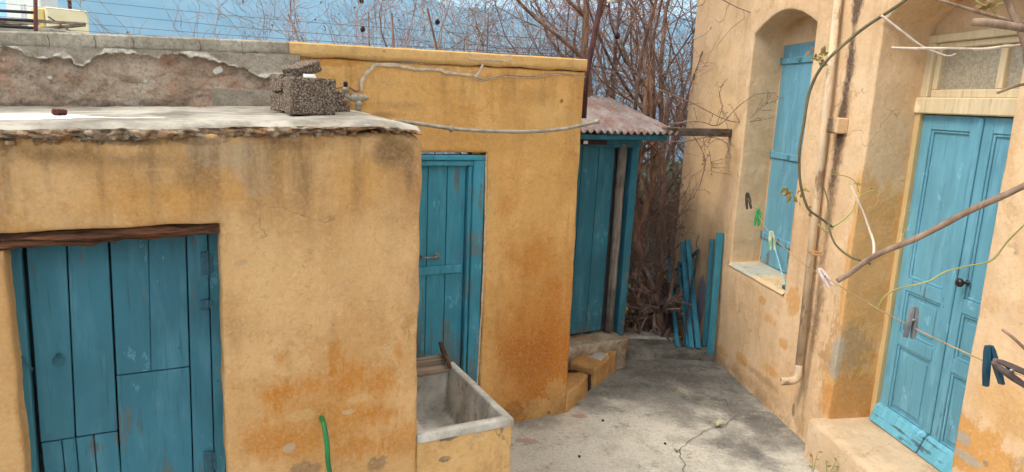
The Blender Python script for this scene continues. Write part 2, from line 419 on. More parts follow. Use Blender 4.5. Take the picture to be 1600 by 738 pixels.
# --- far mountain across the strait
def build_mountain():
    g = Geo()
    def fn(u, v):
        az = math.radians(-62 + 124 * u); r = 1500 + 1300 * v
        x = r * math.sin(az); y = r * math.cos(az)
        crest = 400 + 50 * nz((u * 3, 0, 0), 1, 5) + 25 * nz((u * 9, 0, 0), 1, 2)
        azd = math.degrees(az)
        crest *= 0.40 + 0.60 / (1 + math.exp(-(azd + 34.3) / 0.5))
        prof = min(1, v / 0.75); prof = prof * prof * (3 - 2 * prof)
        rid = noise.fractal(Vector((x * 0.0034, y * 0.0034, 1.3)), 1.0, 2.1, 6)
        return (x, y, -76 + crest * prof * (1 + 0.16 * rid * (1 - 0.6 * prof)) + 26 * rid * prof * (1 - prof) * 2)
    g.grid(fn, 260, 70)
    m = NM('mountain_scrub', 1.0, 0.0)
    c = m.mix(m.mr(m.noise(0.009, 9, 0.7), 0.4, 0.62), (0.035, 0.05, 0.035), (0.12, 0.12, 0.10))
    c = m.mix(m.mr(m.noise(0.045, 8, 0.75), 0.64, 0.72), c, (0.3, 0.29, 0.27))
    m.col(c); return props(g.build('hills', m.m, None, True), kind='structure')
build_mountain()
# --- sea
g = Geo(); g.face([(-4000, 250, -74), (4000, 250, -74), (4000, 2900, -74), (-4000, 2900, -74)])
m = NM('sea_water', 0.15, 0.5); m.col((0.02, 0.07, 0.10)); m.bump(m.noise(0.2, 4), 0.5, 0.4)
props(g.build('water', m.m), kind='structure')

# --- courtyard floor (weathered concrete)
def build_floor():
    g = Geo(); X0, X1, Y0, Y1 = -6.0, 3.4, -3.0, 6.63
    g.grid(lambda u, v: (X0 + (X1 - X0) * u, Y0 + (Y1 - Y0) * v, 0.006 * nz((u * 9, v * 9, 0), 1.0, 3) + 0.002 * nz((u * 9, v * 9, 0), 6, 3)), 150, 150)
    g.box(X0, X1, Y0, Y1, -0.5, -0.05)
    m = NM('yard_concrete', 0.9, 0.25)
    base = srgb(200, 193, 179); grey = srgb(132, 128, 120); drk = srgb(82, 80, 77)
    y = m.zed('Y'); x = m.zed('X')
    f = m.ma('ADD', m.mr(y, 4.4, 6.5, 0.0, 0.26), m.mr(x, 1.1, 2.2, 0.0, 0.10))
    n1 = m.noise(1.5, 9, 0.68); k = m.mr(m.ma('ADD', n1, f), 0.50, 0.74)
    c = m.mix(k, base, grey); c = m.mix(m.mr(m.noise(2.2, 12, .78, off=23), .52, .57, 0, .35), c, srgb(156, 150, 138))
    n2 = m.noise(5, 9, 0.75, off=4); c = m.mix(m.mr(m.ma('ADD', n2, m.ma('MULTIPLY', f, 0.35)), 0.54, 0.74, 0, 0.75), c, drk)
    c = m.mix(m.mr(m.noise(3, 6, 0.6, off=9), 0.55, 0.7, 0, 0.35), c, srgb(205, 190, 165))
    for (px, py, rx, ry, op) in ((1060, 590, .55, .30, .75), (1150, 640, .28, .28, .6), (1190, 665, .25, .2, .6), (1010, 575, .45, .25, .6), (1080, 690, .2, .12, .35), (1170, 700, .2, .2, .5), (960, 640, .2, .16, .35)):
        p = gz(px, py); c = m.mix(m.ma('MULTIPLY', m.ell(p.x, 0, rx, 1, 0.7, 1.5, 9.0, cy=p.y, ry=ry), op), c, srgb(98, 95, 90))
    for (px, py, rx, ry) in ((825, 690, .10, .05), (905, 650, .10, .08)):
        p = gz(px, py); c = m.mix(m.ma('MULTIPLY', m.ell(p.x, 0, rx, 1, 0.6, 1.2, 5.0, cy=p.y, ry=ry), .5), c, srgb(160, 100, 70))
    c = m.mix(m.mr(m.noise(45, 8, 0.8), 0.42, 0.7, 0, 0.32), c, drk); c = m.mix(m.mr(m.noise(26, 8, .8, off=31), .62, .69, 0, .4), c, srgb(84, 76, 66)); c = m.mix(m.mr(m.noise(34, 6, .75, off=37), .62, .70, 0, .5), c, srgb(216, 206, 188))
    m.col(c); m.bump(m.noise(7, 8, 0.7), 0.012, 0.6); m.bump(m.noise(80, 5, 0.75), 0.004, 0.6)
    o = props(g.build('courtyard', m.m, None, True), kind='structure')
    # cracks: thin dark fissure fills
    gc = Geo()
    def crack(pts, wd):
        P = []
        for a, b in zip(pts[:-1], pts[1:]):
            for q in range(7):
                t = q / 7; p = gz(a[0] + (b[0] - a[0]) * t, a[1] + (b[1] - a[1]) * t); P.append(p + Vector((nz(p, 14, 2), nz(p, 14, 5), 0)) * 0.02)
        for i in range(len(P) - 1):
            d = (P[i + 1] - P[i]).normalized(); s = Vector((-d.y, d.x, 0)); wa = wd * (0.6 + 0.5 * nz(P[i], 30, 1)); wb = wd * (0.6 + 0.5 * nz(P[i + 1], 30, 1)); z = Vector((0, 0, 0.0105))
            gc.face([P[i] - s * wa + z, P[i + 1] - s * wb + z, P[i + 1] + s * wb + z, P[i] + s * wa + z])
    crack([(1150, 652), (1132, 664), (1100, 676), (1078, 690), (1060, 705), (1066, 722), (1072, 745)], 0.0035)
    crack([(1150, 657), (1180, 656), (1215, 656)], 0.003); crack([(1140, 624), (1180, 623), (1190, 624)], 0.003); crack([(1150, 652), (1136, 636), (1130, 622)], 0.0025)
    gc.build('crack', simple('crack_dirt', (0.05, 0.045, 0.035)), o)
    return o
YARD = build_floor()
# --- raised slab at the end of the yard, with the pale sill behind it
def build_slab():
    p = [gz(983, 563), gz(1117, 558)]
    g = Geo(); z = 0.075
    A = Vector((0.95, 6.52, 0)); B = Vector((2.25, 6.70, 0)); C = Vector((2.25, 7.02, 0)); D = Vector((0.95, 6.95, 0))
    g.grid(lambda u, v: tuple((A.lerp(B, u)).lerp(D.lerp(C, u), v) + Vector((0, 0.012 * nz((u * 8, v, 0), 1, 2) * (1 - v), z + 0.006 * nz((u * 5, v * 3, 0), 1, 4)))), 30, 14)
    g.grid(lambda u, v: tuple(A.lerp(B, u) + Vector((0, 0.012 * nz((u * 8, 0, 0), 1, 2) - 0.006 * v, z + 0.006 * nz((u * 5, 0, 0), 1, 4) - v * 0.12))), 30, 3)
    g.grid(lambda u, v: tuple(D.lerp(C, u) + Vector((0, 0, z - v * 0.9))), 10, 3)
    m = NM('slab_concrete', 0.9, 0.2); c = m.mix(m.mr(m.noise(4, 8, 0.7), 0.35, 0.65), srgb(150, 143, 130), srgb(92, 88, 80)); m.col(m.mix(m.mr(m.noise(60, 5, 0.7), 0.4, 0.7, 0, 0.4), c, srgb(70, 66, 60))); m.bump(m.noise(14, 8, 0.7), 0.012, 0.7)
    props(g.build('path', m.m, None, True), kind='structure')
    s = rough_box(1.0, 0.16, 0.5, 10, 0.012, 9, 3, 0.1); s.xf(Matrix.Translation((1.30, 7.07, -0.40)))
    m2 = NM('sill_concrete', 0.9, 0.2); m2.col(m2.mix(m2.mr(m2.noise(9, 7, 0.7), 0.35, 0.65), srgb(196, 190, 178), srgb(150, 142, 128))); m2.bump(m2.noise(20, 6, .7), 0.01, 0.6)
    o = s.build('edging', m2.m, None, True, org=(1.30, 7.07, -0.40))
    props(o, 'pale rough concrete edging at the far end of the yard below the thicket', 'edging')
build_slab()

# ================================================================== OUTBUILDING (left front)
OB = thing('outbuilding', 'low ochre plastered outbuilding with flat concrete roof and wide blue plank door', 'outbuilding', OUT)
oa = OUT.at
dl = -1.735; dr = -0.955; dtop = oa(352, 349)[1]; lbl = oa(0, 394)[1]; lbr = oa(352, 369)[1]; ltl = oa(0, 368)[1]
H0 = 2.325
def out_patches():
    P = []
    def px(c, x, y, rx, rz, **k):
        s, z = oa(x, y); P.append((c, s, z, rx, rz, k))
    px(srgb(214, 172, 118), 420, 420, .30, .35, op=.6, soft=.8)
    px(srgb(216, 176, 124), 600, 380, .25, .3, op=.5, soft=.8)
    px(srgb(196, 136, 52), 250, 310, .5, .12, op=.5, soft=.7)
    px(srgb(196, 142, 66), 560, 290, .18, .2, op=.6, soft=.9)
    px(srgb(186, 126, 50), 510, 660, .56, .34, op=.8, soft=.95, na=.4)
    for x, y, rx, rz, op in ((430, 620, .14, .13, .8), (480, 600, .16, .10, .7), (545, 590, .12, .13, .75), (600, 600, .13, .12, .75), (420, 690, .16, .10, .6), (570, 650, .22, .09, .75), (630, 690, .12, .10, .5), (480, 690, .14, .10, .5), (555, 700, .16, .08, .6), (520, 560, .05, .12, .6), (625, 560, .04, .12, .5), (440, 560, .05, .08, .5)):
        px(srgb(182, 116, 34), x, y, rx * 1.15, rz * 1.15, op=min(.9, op * 1.1), soft=.75, na=1.1, ns=-7.0)
    px(srgb(196, 156, 100), 560, 625, .10, .03, op=.7, soft=.4, na=1.2, ns=9.0); px(srgb(196, 160, 108), 470, 650, .10, .03, op=.6, soft=.4, na=1.2, ns=9.0)
    px(srgb(180, 156, 124), 392, 255, .11, .16, op=.5, soft=.2, na=1.2, ns=7.0)
    px(srgb(178, 154, 122), 345, 240, .2, .09, op=.7, soft=.4, na=.9)
    px(srgb(150, 122, 90), 300, 218, .16, .03, op=.9, soft=.3, na=1.2, ns=9.0); px(srgb(160, 126, 92), 560, 207, .10, .025, op=.9, soft=.3, na=1.2, ns=9.0); px(srgb(150, 118, 84), 220, 222, .14, .02, op=.9, soft=.3, na=1.2, ns=9.0)
    px(srgb(112, 88, 60), 200, 250, .55, .07, op=.45, soft=.8)
    px(srgb(104, 80, 52), 90, 240, .3, .06, op=.5, soft=.8)
    px(srgb(104, 80, 52), 300, 275, .16, .12, op=.4, soft=.8)
    px(srgb(130, 98, 60), 480, 280, .05, .2, op=.4, soft=.9)
    px(srgb(130, 98, 60), 560, 300, .05, .22, op=.35, soft=.9)
    px(srgb(120, 92, 58), 610, 235, .14, .11, op=.85, soft=.8)
    px(srgb(120, 92, 58), 640, 270, .05, .2, op=.6, soft=.9)
    px(srgb(140, 104, 62), 450, 225, .2, .05, op=.6, soft=.8)
    px(srgb(172, 158, 136), 452, 700, .025, .02, op=.7, soft=.3, na=1.2, ns=9.0); px(srgb(120, 100, 78), 480, 735, .07, .04, op=.6, soft=.5, na=1.3, ns=9.0)
    px(srgb(120, 100, 78), 590, 725, .06, .05, op=.6, soft=.5, na=1.3, ns=9.0); px(srgb(190, 170, 140), 545, 645, .04, .012, op=.6, soft=.3, na=1.4, ns=14.0)
    return P
M_OUT = plaster('plaster_ochre_weathered', srgb(200, 158, 106), srgb(186, 136, 76), srgb(130, 96, 60), out_patches(), 1.2, top=(H0, .75, .5))
M_SLAB = NM('roof_concrete', 0.9, 0.2)
_m = M_SLAB
c = _m.mix(_m.mr(_m.noise(2.2, 9, 0.7), 0.35, 0.62), srgb(182, 174, 160), srgb(126, 118, 106))
c = _m.mix(_m.mr(_m.noise(6, 8, 0.75, st=(0.5, 1.6, 1), off=3), 0.5, 0.7, 0, 0.7), c, srgb(92, 86, 78))
for _x, _y, _rx, _ry in ((OUT.at(20, 187, .42)[0], .42, .30, .17), (OUT.at(150, 189, .36)[0], .36, .10, .03), (OUT.at(215, 190, .34)[0], .34, .12, .03)):
    c = _m.mix(_m.ell(_x, 0, _rx, 1, .25, .5, 5.0, cy=_y, ry=_ry), c, (.86, .86, .84))
_m.col(c); _m.bump(_m.noise(16, 8, 0.7), 0.012, 0.7)
M_RUB = NM('broken_rubble', 0.95, 0.1)
_m = M_RUB
v = _m.voro(26); c = _m.mix(_m.mr(v, 0.1, 0.7), srgb(200, 180, 154), srgb(136, 114, 94)); c = _m.mix(_m.mr(_m.noise(5, 6, .7), 0.42, 0.6), c, srgb(150, 112, 80)); _m.col(_m.mix(_m.mr(_m.noise(60, 5, .8), 0.45, .7, 0, .6), c, srgb(84, 68, 54))); _m.bump(_m.noise(24, 8, 0.8), 0.03, 0.9)
g = wall_sheet([(-3.6, -0.05), (0, -0.05), (0.0, H0 - 0.06), (-0.05, H0 - 0.01), (-0.4, H0 - .012), (-1.2, H0 - 0.036), (-3.6, H0 - 0.113)],
               [[(dl, -0.04), (dr, -0.04), (dr + 0.01, dtop), (dl - 0.25, ltl), (dl - 0.25, lbl), (dl, lbl)]], depth=1.17, hole_depth=(0.25,), step=0.04, amp=0.012, r=0.02, jit=0.006, seed=3,
               yfun=lambda x, z: (lambda k: k * (.030 * nz((x, 0, z * 1.6), 7, 3) + .018 * nz((x, 0, z), 17, 3)) - .008 * k)(max(0, min(1, (z - (H0 + .032 * x - .10 + .05 * nz((x, 0, 0), 3, 8))) / .05))))
g.build('wall', M_OUT, OB, True, wn=True)
# flat roof slab with a broken, crumbling front edge
def roof_slab():
    g = Geo(); nu, nv = 130, 24
    def edge(u):
        x = -3.6 + 3.64 * u
        return -0.018 + 0.016 * nz((x, 0, 0), 4, 2) + 0.018 * nz((x, 0, 0), 13, 4)
    def fn(u, v):
        x = -3.6 + 3.585 * u; y = edge(u) + (1.19 - edge(u)) * v
        z = H0 + 0.046 + 0.032 * x + 0.036 * v + 0.008 * nz((x, y, 0), 2.5, 1) + 0.004 * nz((x, y, 0), 14, 2) - max(0, 0.04 - v) * 0.5 - 0.03 * max(0, (u - 0.93) / 0.07) ** 2
        return (x, y, z)
    g.grid(fn, nu, nv)
    o = g.build('roof_slab', M_SLAB.m, OB, True)
    e = Geo()
    def fe(u, v):
        x = -3.6 + 3.585 * u; p = Vector(fn(u, 0)); d = max(.014, 0.044 + 0.030 * nz((x, 1, 0), 2.2, 7) + .014 * nz((x, 1, 0), 9, 3) - .034 * max(0, (x + .9) / .9))
        k = math.sin(v * PI * 0.9) * 0.012
        q = Vector((x, p.y - k + (0.034 * nz((x, v * 0.2, 3), 22, 5) + .03 * nz((x, v * .1, 3), 7, 5)) * (v > 0), p.z - d * v + 0.008 * nz((x, v, 0), 25, 3)))
        if v > 0.98: q.y = 0.05
        return q
    e.grid(fe, 260, 7); RR = random.Random(3)
    for k in range(210):
        u = RR.random() ** .9; p = Vector(fn(u, 0)); r = RR.uniform(.006, .020) * (1 if u < .9 else .6); bx = rough_box(r * RR.uniform(1.4, 3), r * 1.6, r * RR.uniform(.9, 1.5), 3, r * .35, 30 / r * .02, k, .6)
        bx.xf(Matrix.Translation((p.x, p.y + RR.uniform(.0, .025), p.z - RR.uniform(.02, .06) * (1 - .5 * u) - r)) @ Matrix.Rotation(RR.uniform(-.6, .6), 4, 'Y') @ Matrix.Rotation(RR.uniform(-.5, .5), 4, 'Z')); n0 = len(e.v); e.v += bx.v; e.f += [tuple(i + n0 for i in f) for f in bx.f]
    e.build('broken_edge', M_RUB.m, o, True)
    # fallen plaster scar with exposed rubble at the wall head
    return o
RS = roof_slab()
# lintel: rough old log beam
M_BEAM = raw_wood('old_dark_timber', srgb(124, 82, 58), srgb(46, 28, 20), st=(4, 40, 55))
g = Geo()
xa, xb = dl - 0.3, dr + 0.012
def fl(u, v):
    x = xa + (xb - xa) * u; a = v * 2 * PI
    tz = ltl + (dtop - ltl) * u; bz = lbl + (lbr - lbl) * u; cz = (tz + bz) / 2 + 0.008 * nz((x, 0, 0), 4, 2); h = (tz - bz) / 2 + .004 + 0.008 * nz((x, 3, 0), 5, 4) + .006 * nz((x, 3, 0), 19, 4); q = 0.075
    y = 0.088 - math.copysign(abs(math.cos(a)) ** 0.6, math.cos(a)) * q; z = cz + math.copysign(abs(math.sin(a)) ** 0.6, math.sin(a)) * h
    return (x, y + 0.010 * nz((x * .7, y * 9, z * 9), 6, 1) + .01 * nz((x * 3, 0, z * 20), 5, 3), z + 0.005 * nz((x * 1.2, y * 14, z * 5), 5, 6) + .008 * nz((x, y, 0), 16, 2))
g.grid(fl, 110, 36); g.build('lintel', M_BEAM, OB, True)
# blue plank door
M_BDOOR = paint_wood('blue_paint_left_door', srgb(52, 112, 130), 0.6, wood=(.14, .17, .17), low=(0.0, 0.5, 0.05))
fy = 0.17
def ob(x, y): return oa(x, y, fy)
DO = thing_door = None
g = Geo(); r2 = random.Random(8)
def plank(g, pa, pb, za, zb, y=fy, th=0.025):
    # plank between two near-vertical seams given as ((x at top),(x at bottom))
    g.hexa([(pa[1], y, za), (pb[1], y, za), (pb[1], y + th, za), (pa[1], y + th, za), (pa[0], y, zb), (pb[0], y, zb), (pb[0], y + th, zb), (pa[0], y + th, zb)])
def seam(xt, yt, xb, yb, z): # x position of a seam at height z
    a = ob(xt, yt); b = ob(xb, yb); t = (z - b[1]) / (a[1] - b[1]); return b[0] + (a[0] - b[0]) * t
seams = [(36, 392, 62, 738), (104, 388, 118, 684), (170, 385, 185, 684), (232, 382, 236, 580), (291, 376, 297, 575), (325, 372, 331, 575), (349, 371, 353, 738)]
X = lambda i, z: seam(*seams[i], z)
zt = min(lbl, lbr) + .03; gap = 0.0028
z1 = ob(120, 684)[1]; z2 = ob(235, 581)[1]
def pl(i, j, za, zb, dy=0.0, ga=gap, gb=gap): plank(g, (X(i, zb) + ga, X(i, za) + ga), (X(j, zb) - gb, X(j, za) - gb), za, zb, fy + dy)
pl(0, 1, z1 + gap, zt, ga=0.012); pl(1, 2, z1 + gap, zt, 0.003); pl(2, 3, z2 + gap, zt, 0.0, ga=0.006, gb=0.0008); pl(3, 4, z2 + gap, zt, 0.0, ga=0.0008)
pl(2, 4, 0.03, z2 - gap, 0.002, ga=0.005); pl(4, 5, 0.03, zt, -0.004)
xs = [X(0, z1) + 0.012, X(0, z1) + 0.09, X(1, z1) + 0.0, X(1, z1) + 0.07, X(2, z1) - 0.002]
for a, b in zip(xs[:-1], xs[1:]): plank(g, (a + 0.002, a + 0.008), (b - 0.002, b + 0.006), 0.03, z1 - gap, fy + r2.uniform(-.002, .003))
DOOR = g.build('door', M_BDOOR, OB, bevel=0.003)
g = Geo(); g.box(dl - 0.02, dr + 0.02, fy + 0.05, fy + 0.07, -0.02, dtop + 0.02); g.build('backing', simple('dark_gap', (0.012, 0.012, 0.012)), DOOR)
g = Geo(); xl = ob(12, 395)[0]
g.hexa([(xl - .005, fy - .03, 0.0), (X(0, 0) - .004, fy - .03, 0.0), (X(0, 0) - .004, fy + .04, 0), (xl - .005, fy + .04, 0), (xl - .012, fy - .03, zt), (X(0, zt) - .004, fy - .03, zt), (X(0, zt) - .004, fy + .04, zt), (xl - .012, fy + .04, zt)])
g.build('door_post', M_BDOOR, OB, bevel=0.006)
g = Geo(); g.hexa([(X(5, 0) + .002, fy - .014, 0.0), (X(6, 0), fy - .014, 0.0), (X(6, 0), fy + .03, 0), (X(5, 0) + .002, fy + .03, 0), (X(5, zt) + .002, fy - .014, zt), (X(6, zt), fy - .014, zt), (X(6, zt), fy + .03, zt), (X(5, zt) + .002, fy + .03, zt)])
g.build('door_post', M_BDOOR, OB, bevel=0.004)
M_IRONB = simple('painted_iron_blue', srgb(46, 92, 108), srgb(40, 70, 82), 20, 0.6, 0.4, 0.003)
p = OUT.at3(91, 557, fy - 0.012)
g = Geo(); R_ = 0.021; g.tube([p + Vector((R_ * math.sin(a), -0.004 * (1 - math.cos(a)), R_ * math.cos(a) - R_)) for a in [2 * PI * k / 20 for k in range(21)]], 0.0035, 8); g.lathe(p + Vector((0, .012, 0)), (0, -1, 0), [(.011, 0), (.010, .004), (.005, .008), (.004, .016)], 12)
g.build('ring_handle', M_IRONB, DOOR, True)
g = Geo(); a = OUT.at3(33, 556, fy - 0.04); b = OUT.at3(50, 578, fy - 0.02); g.tube([a, a.lerp(b, .5) + Vector((0, -.006, 0)), b, b + Vector((.0, .02, 0))], 0.0045, 8); g.build('hook', M_IRONB, DOOR, True)
def hinge(px, py, h):
    g = Geo(); p = OUT.at3(px, py, fy - 0.018); g.box(p.x - .030, p.x - .003, p.y - .0, p.y + .012, p.z - h / 2, p.z + h / 2); g.box(p.x + .003, p.x + .024, p.y, p.y + .006, p.z - h * .42, p.z + h * .42); g.tube([p + Vector((0, 0, -h * .55)), p + Vector((0, 0, h * .55))], .006, 8)
    for dz in (-.3, 0, .3): g.lathe(p + Vector((-.017, .001, dz * h)), (0, -1, 0), [(.004, 0), (.003, .003)], 8)
    g.build('hinge', M_IRONB, DOOR, bevel=0.001)
hinge(325, 412, 0.11); hinge(330, 722, 0.11); hinge(324, 476, 0.045)

# ================================================================== LONG STORE BUILDING (middle)
MB_ = thing('store_building', 'long orange plastered store with narrow blue door and bare stone upper wall', 'building', MID)
ma_ = MID.at
MH = 2.80
def mid_patches():
    P = []
    def px(c, x, y, rx, rz, **k):
        s, z = ma_(x, y); P.append((c, s, z, rx, rz, k))
    D1 = srgb(182, 108, 14)
    px(D1, 868, 570, .85, 1.35, op=.92, soft=.95, na=.3)
    px(D1, 830, 400, .26, .22, op=.45, soft=.9, na=1.1); px(D1, 800, 520, .22, .3, op=.45, soft=.9, na=1.1); px(D1, 860, 500, .14, .45, op=.45, soft=.9, na=.9); px(D1, 790, 320, .10, .10, op=.4, soft=.9, na=1.2)
    px(srgb(168, 98, 22), 830, 560, .30, .28, op=.6, soft=.9, na=.7)
    px(srgb(204, 156, 86), 810, 370, .10, .05, op=.5, soft=.5, na=1.2, ns=7.0)
    px(srgb(206, 166, 100), 770, 290, .06, .35, op=.5, soft=.7)
    px(srgb(200, 156, 92), 850, 640, .3, .10, op=.75, soft=.5, na=1.4, ns=9.0); px(srgb(200, 156, 92), 870, 610, .12, .10, op=.6, soft=.5, na=1.4, ns=9.0)
    px(srgb(140, 90, 40), 800, 645, .1, .08, op=.6, soft=.6, na=1.2)
    px(srgb(196, 138, 56), 850, 100, 1.2, .07, op=.6, soft=.7)
    px(srgb(190, 132, 52), 500, 92, .35, .06, op=.8, soft=.6)
    px(srgb(184, 140, 84), 620, 165, .35, .05, op=.7, soft=.8)
    px(srgb(160, 122, 76), 600, 180, .2, .04, op=.7, soft=.8)
    px(srgb(176, 134, 78), 830, 150, .3, .10, op=.5, soft=.8)
    px(srgb(122, 84, 48), 877, 158, .015, .018, op=.9, soft=.4, na=.3)
    px(srgb(216, 178, 116), 860, 180, .3, .12, op=.4, soft=.8)
    px(srgb(120, 96, 70), 858, 645, .02, .015, op=.9, soft=.3)
    px(srgb(196, 146, 78), 885, 400, .02, .5, op=.6, soft=.5)
    return P
M_MID = plaster('plaster_orange', srgb(214, 166, 98), srgb(206, 152, 76), srgb(146, 100, 50), mid_patches(), 1.2, top=(2.71, .5, .35), foot=(.3, .5))
mdl, mdr, mdt = -1.72, ma_(756, 420)[0], ma_(757, 239)[1]
SPLIT = ma_(452, 100)[0]; COPZ = MH - 0.085
def sag(x):
    P = [(-9, -.16), (-3.57, -.072), (-3.17, -.054), (-2.07, -.020), (0, .008), (9, .01)]
    for a, b in zip(P[:-1], P[1:]):
        if x <= b[0]: return a[1] + (b[1] - a[1]) * (x - a[0]) / (b[0] - a[0])
g = wall_sheet([(-1.95, -0.05), (0, -0.05), (-0.005, 1.2), (-0.025, 2.0), (-0.02, COPZ), (SPLIT, COPZ + sag(SPLIT)), (SPLIT, 2.0), (-1.95, 2.0)],
               [[(mdl, 0.16), (mdr, 0.16), (mdr - 0.005, mdt), (mdl, mdt)]], depth=2.2, hole_depth=(0.12,), step=0.045, amp=0.010, r=0.018, jit=0.004, seed=6)
g.build('wall', M_MID, MB_, True, wn=True)
# coping strip: yellow on the right, bare cement on the left
def cop(x0, x1, mat, name, seed):
    g = Geo(); n = int((x1 - x0) / 0.03)
    def fn(u, v):
        x = x0 + (x1 - x0) * u; wob = 0.010 * nz((x, 0, 0), 6, seed) + 0.006 * nz((x, 0, 0), 20, seed)
        prof = [(0.03, COPZ - 0.002 + wob), (-0.008, COPZ + wob), (-0.012 + 0.003 * nz((x, 1, 0), 9, 2), COPZ + 0.03), (-0.011, MH - 0.012), (-0.008, MH + 0.004 * nz((x, 2, 0), 8, 3)), (0.3, MH), (2.2, MH)]
        k = min(int(v * 6 + 0.001), 6); return (x, prof[k][0], prof[k][1] + sag(x))
    g.grid(fn, n, 6)
    e = fn(1, 0), ; pr = [Vector(fn(1, k / 6)) for k in range(7)]; g.face(pr + [Vector((x1, 2.2, COPZ)), Vector((x1, .03, COPZ))])
    return g.build(name, mat, MB_, True, wn=True)
M_CEM = NM('bare_cement', 0.95, 0.15)
c = M_CEM.mix(M_CEM.mr(M_CEM.noise(3, 8, .7), .35, .65), srgb(188, 178, 160), srgb(150, 140, 124)); M_CEM.col(M_CEM.mix(M_CEM.mr(M_CEM.noise(50, 6, .75), .4, .7, 0, .5), c, srgb(96, 88, 78))); M_CEM.bump(M_CEM.noise(14, 8, .75), .015, .7)
M_COP = plaster('plaster_coping', srgb(214, 174, 112), srgb(208, 160, 88), srgb(160, 116, 66), (), 0.8)
cop(SPLIT + 0.0, -0.015, M_COP, 'coping', 3)
cop(-3.9, SPLIT - 0.003, M_CEM.m, 'cement_coping', 5)
# bare stone and failing render above the roof on the left
def stone_face():
    x0, x1, z0, z1 = -3.9, SPLIT + 0.06, 2.30, COPZ + 0.01
    nu, nv = 330, 84; g = Geo(); col = []
    zl_px = [(0, 76), (25, 74), (40, 84), (62, 92), (78, 92), (98, 92), (110, 90), (118, 100), (130, 104), (140, 100), (150, 90), (165, 84), (182, 82), (205, 86), (225, 88), (245, 94), (262, 88), (285, 84), (300, 92), (320, 92), (340, 98), (360, 103), (385, 110), (400, 118), (420, 122), (440, 124)]
    L = [ma_(*p) for p in zl_px]
    def zline(x):
        if x <= L[0][0]: return L[0][1]
        for a, b in zip(L[:-1], L[1:]):
            if x <= b[0]: return a[1] + (b[1] - a[1]) * (x - a[0]) / (b[0] - a[0])
        return L[-1][1]
    low = [ma_(330, 135), ma_(450, 162)]
    for i in range(nu + 1):
        for j in range(nv + 1):
            x = x0 + (x1 - x0) * i / nu; z = z0 + (z1 + sag(x) - z0) * j / nv
            d = z - zline(x) + 0.014 * nz((x, 0, z), 11, 2) + 0.014 * nz((x, 0, z), 30, 2)      # >0 render, <0 bare stone
            low_r = x > low[0][0] and z < low[0][1] + 0.01 * nz((x, 0, 0), 20, 3) - 0.01
            if d > 0 or low_r:
                y = -0.012 + 0.005 * nz((x, 0, z), 6, 1) + 0.003 * nz((x, 0, z), 25, 1)
                wd_ = max(.006, .022 + .06 * nz((x, 0, 0), 5, 9) + .03 * nz((x, 0, 0), 14, 9)); cr = max(0, 1 - abs(d) / wd_) if (d > 0 and not low_r) else 0; y -= 0.014 * cr * (.6 + nz((x, 0, z), 30, 4))
                m_ = 0.0; c_ = cr
            else:
                vor = noise.voronoi(Vector((x * 3.2, 0.3, z * 5.5 + 0.3)))[0]
                e = vor[1] - vor[0]
                y = 0.028 - 0.030 * min(1, e * 3) * 0.7 + 0.016 * nz((x, 0, z), 5, 3) + 0.010 * nz((x, 0, z), 18, 3) + 0.005 * nz((x, 0, z), 50, 3)
                m_ = 1.0; c_ = 0.0
                isl = nz((x, 0, z), 7, 15) + .4 * nz((x, 0, z), 24, 15)
                if isl > .78: m_ = .2; c_ = .8; y -= .012
            g.v.append(Vector((x, y, z))); col.append((m_, c_, 0, 1))
    for i in range(nu):
        for j in range(nv):
            a = i * (nv + 1) + j; g.f.append((a, a + nv + 1, a + nv + 2, a + 1))
    m = NM('stone_and_render', 0.95, 0.12)
    at = m.N('ShaderNodeVertexColor'); at.layer_name = 'bare'; sp = m.N('ShaderNodeSeparateColor'); m.L(at.outputs[0], sp.inputs[0])
    ren = m.mix(m.mr(m.noise(4, 8, .7), .35, .65), srgb(176, 164, 148), srgb(142, 130, 114))
    st = m.mix(m.mr(m.noise(3.2, 9, .72), .40, .60), srgb(190, 170, 150), srgb(156, 132, 112))
    st = m.mix(m.mr(m.noise(2.6, 6, .6, off=6), .55, .66, 0, .6), st, srgb(172, 128, 102))
    st = m.mix(m.mr(m.noise(9, 7, .75, off=2), .52, .72, 0, .6), st, srgb(84, 68, 58))
    c = m.mix(m.ma('MULTIPLY', sp.outputs[0], 1.0), ren, st); c = m.mix(m.mr(sp.outputs[1], .1, .7), c, srgb(212, 204, 192)); c = m.mix(m.mr(m.noise(70, 6, .8), .45, .7, 0, .45), c, srgb(82, 72, 62))
    m.col(c); m.bump(m.noise(20, 8, .8), .015, .8)
    o = g.build('bare_stone_face', m.m, MB_, True)
    ca = o.data.color_attributes.new('bare', 'FLOAT_COLOR', 'POINT')
    for i, q in enumerate(col): ca.data[i].color = q
    return o
stone_face()
for k_, px_ in enumerate((75, 148, 207, 312, 378)):
    p_ = ma_(px_, 62, -.025); cz_ = COPZ + sag(p_[0]); ribbon([(p_[0], cz_ + .004), (p_[0] + .004, cz_ + .035), (p_[0] - .003, cz_ + .07)], .004, -.0165, k_, .8, .0008).build('crack', bpy.data.materials['joint_dirt'] if 'joint_dirt' in bpy.data.materials else simple('joint_dirt', srgb(90, 78, 66)), MB_)
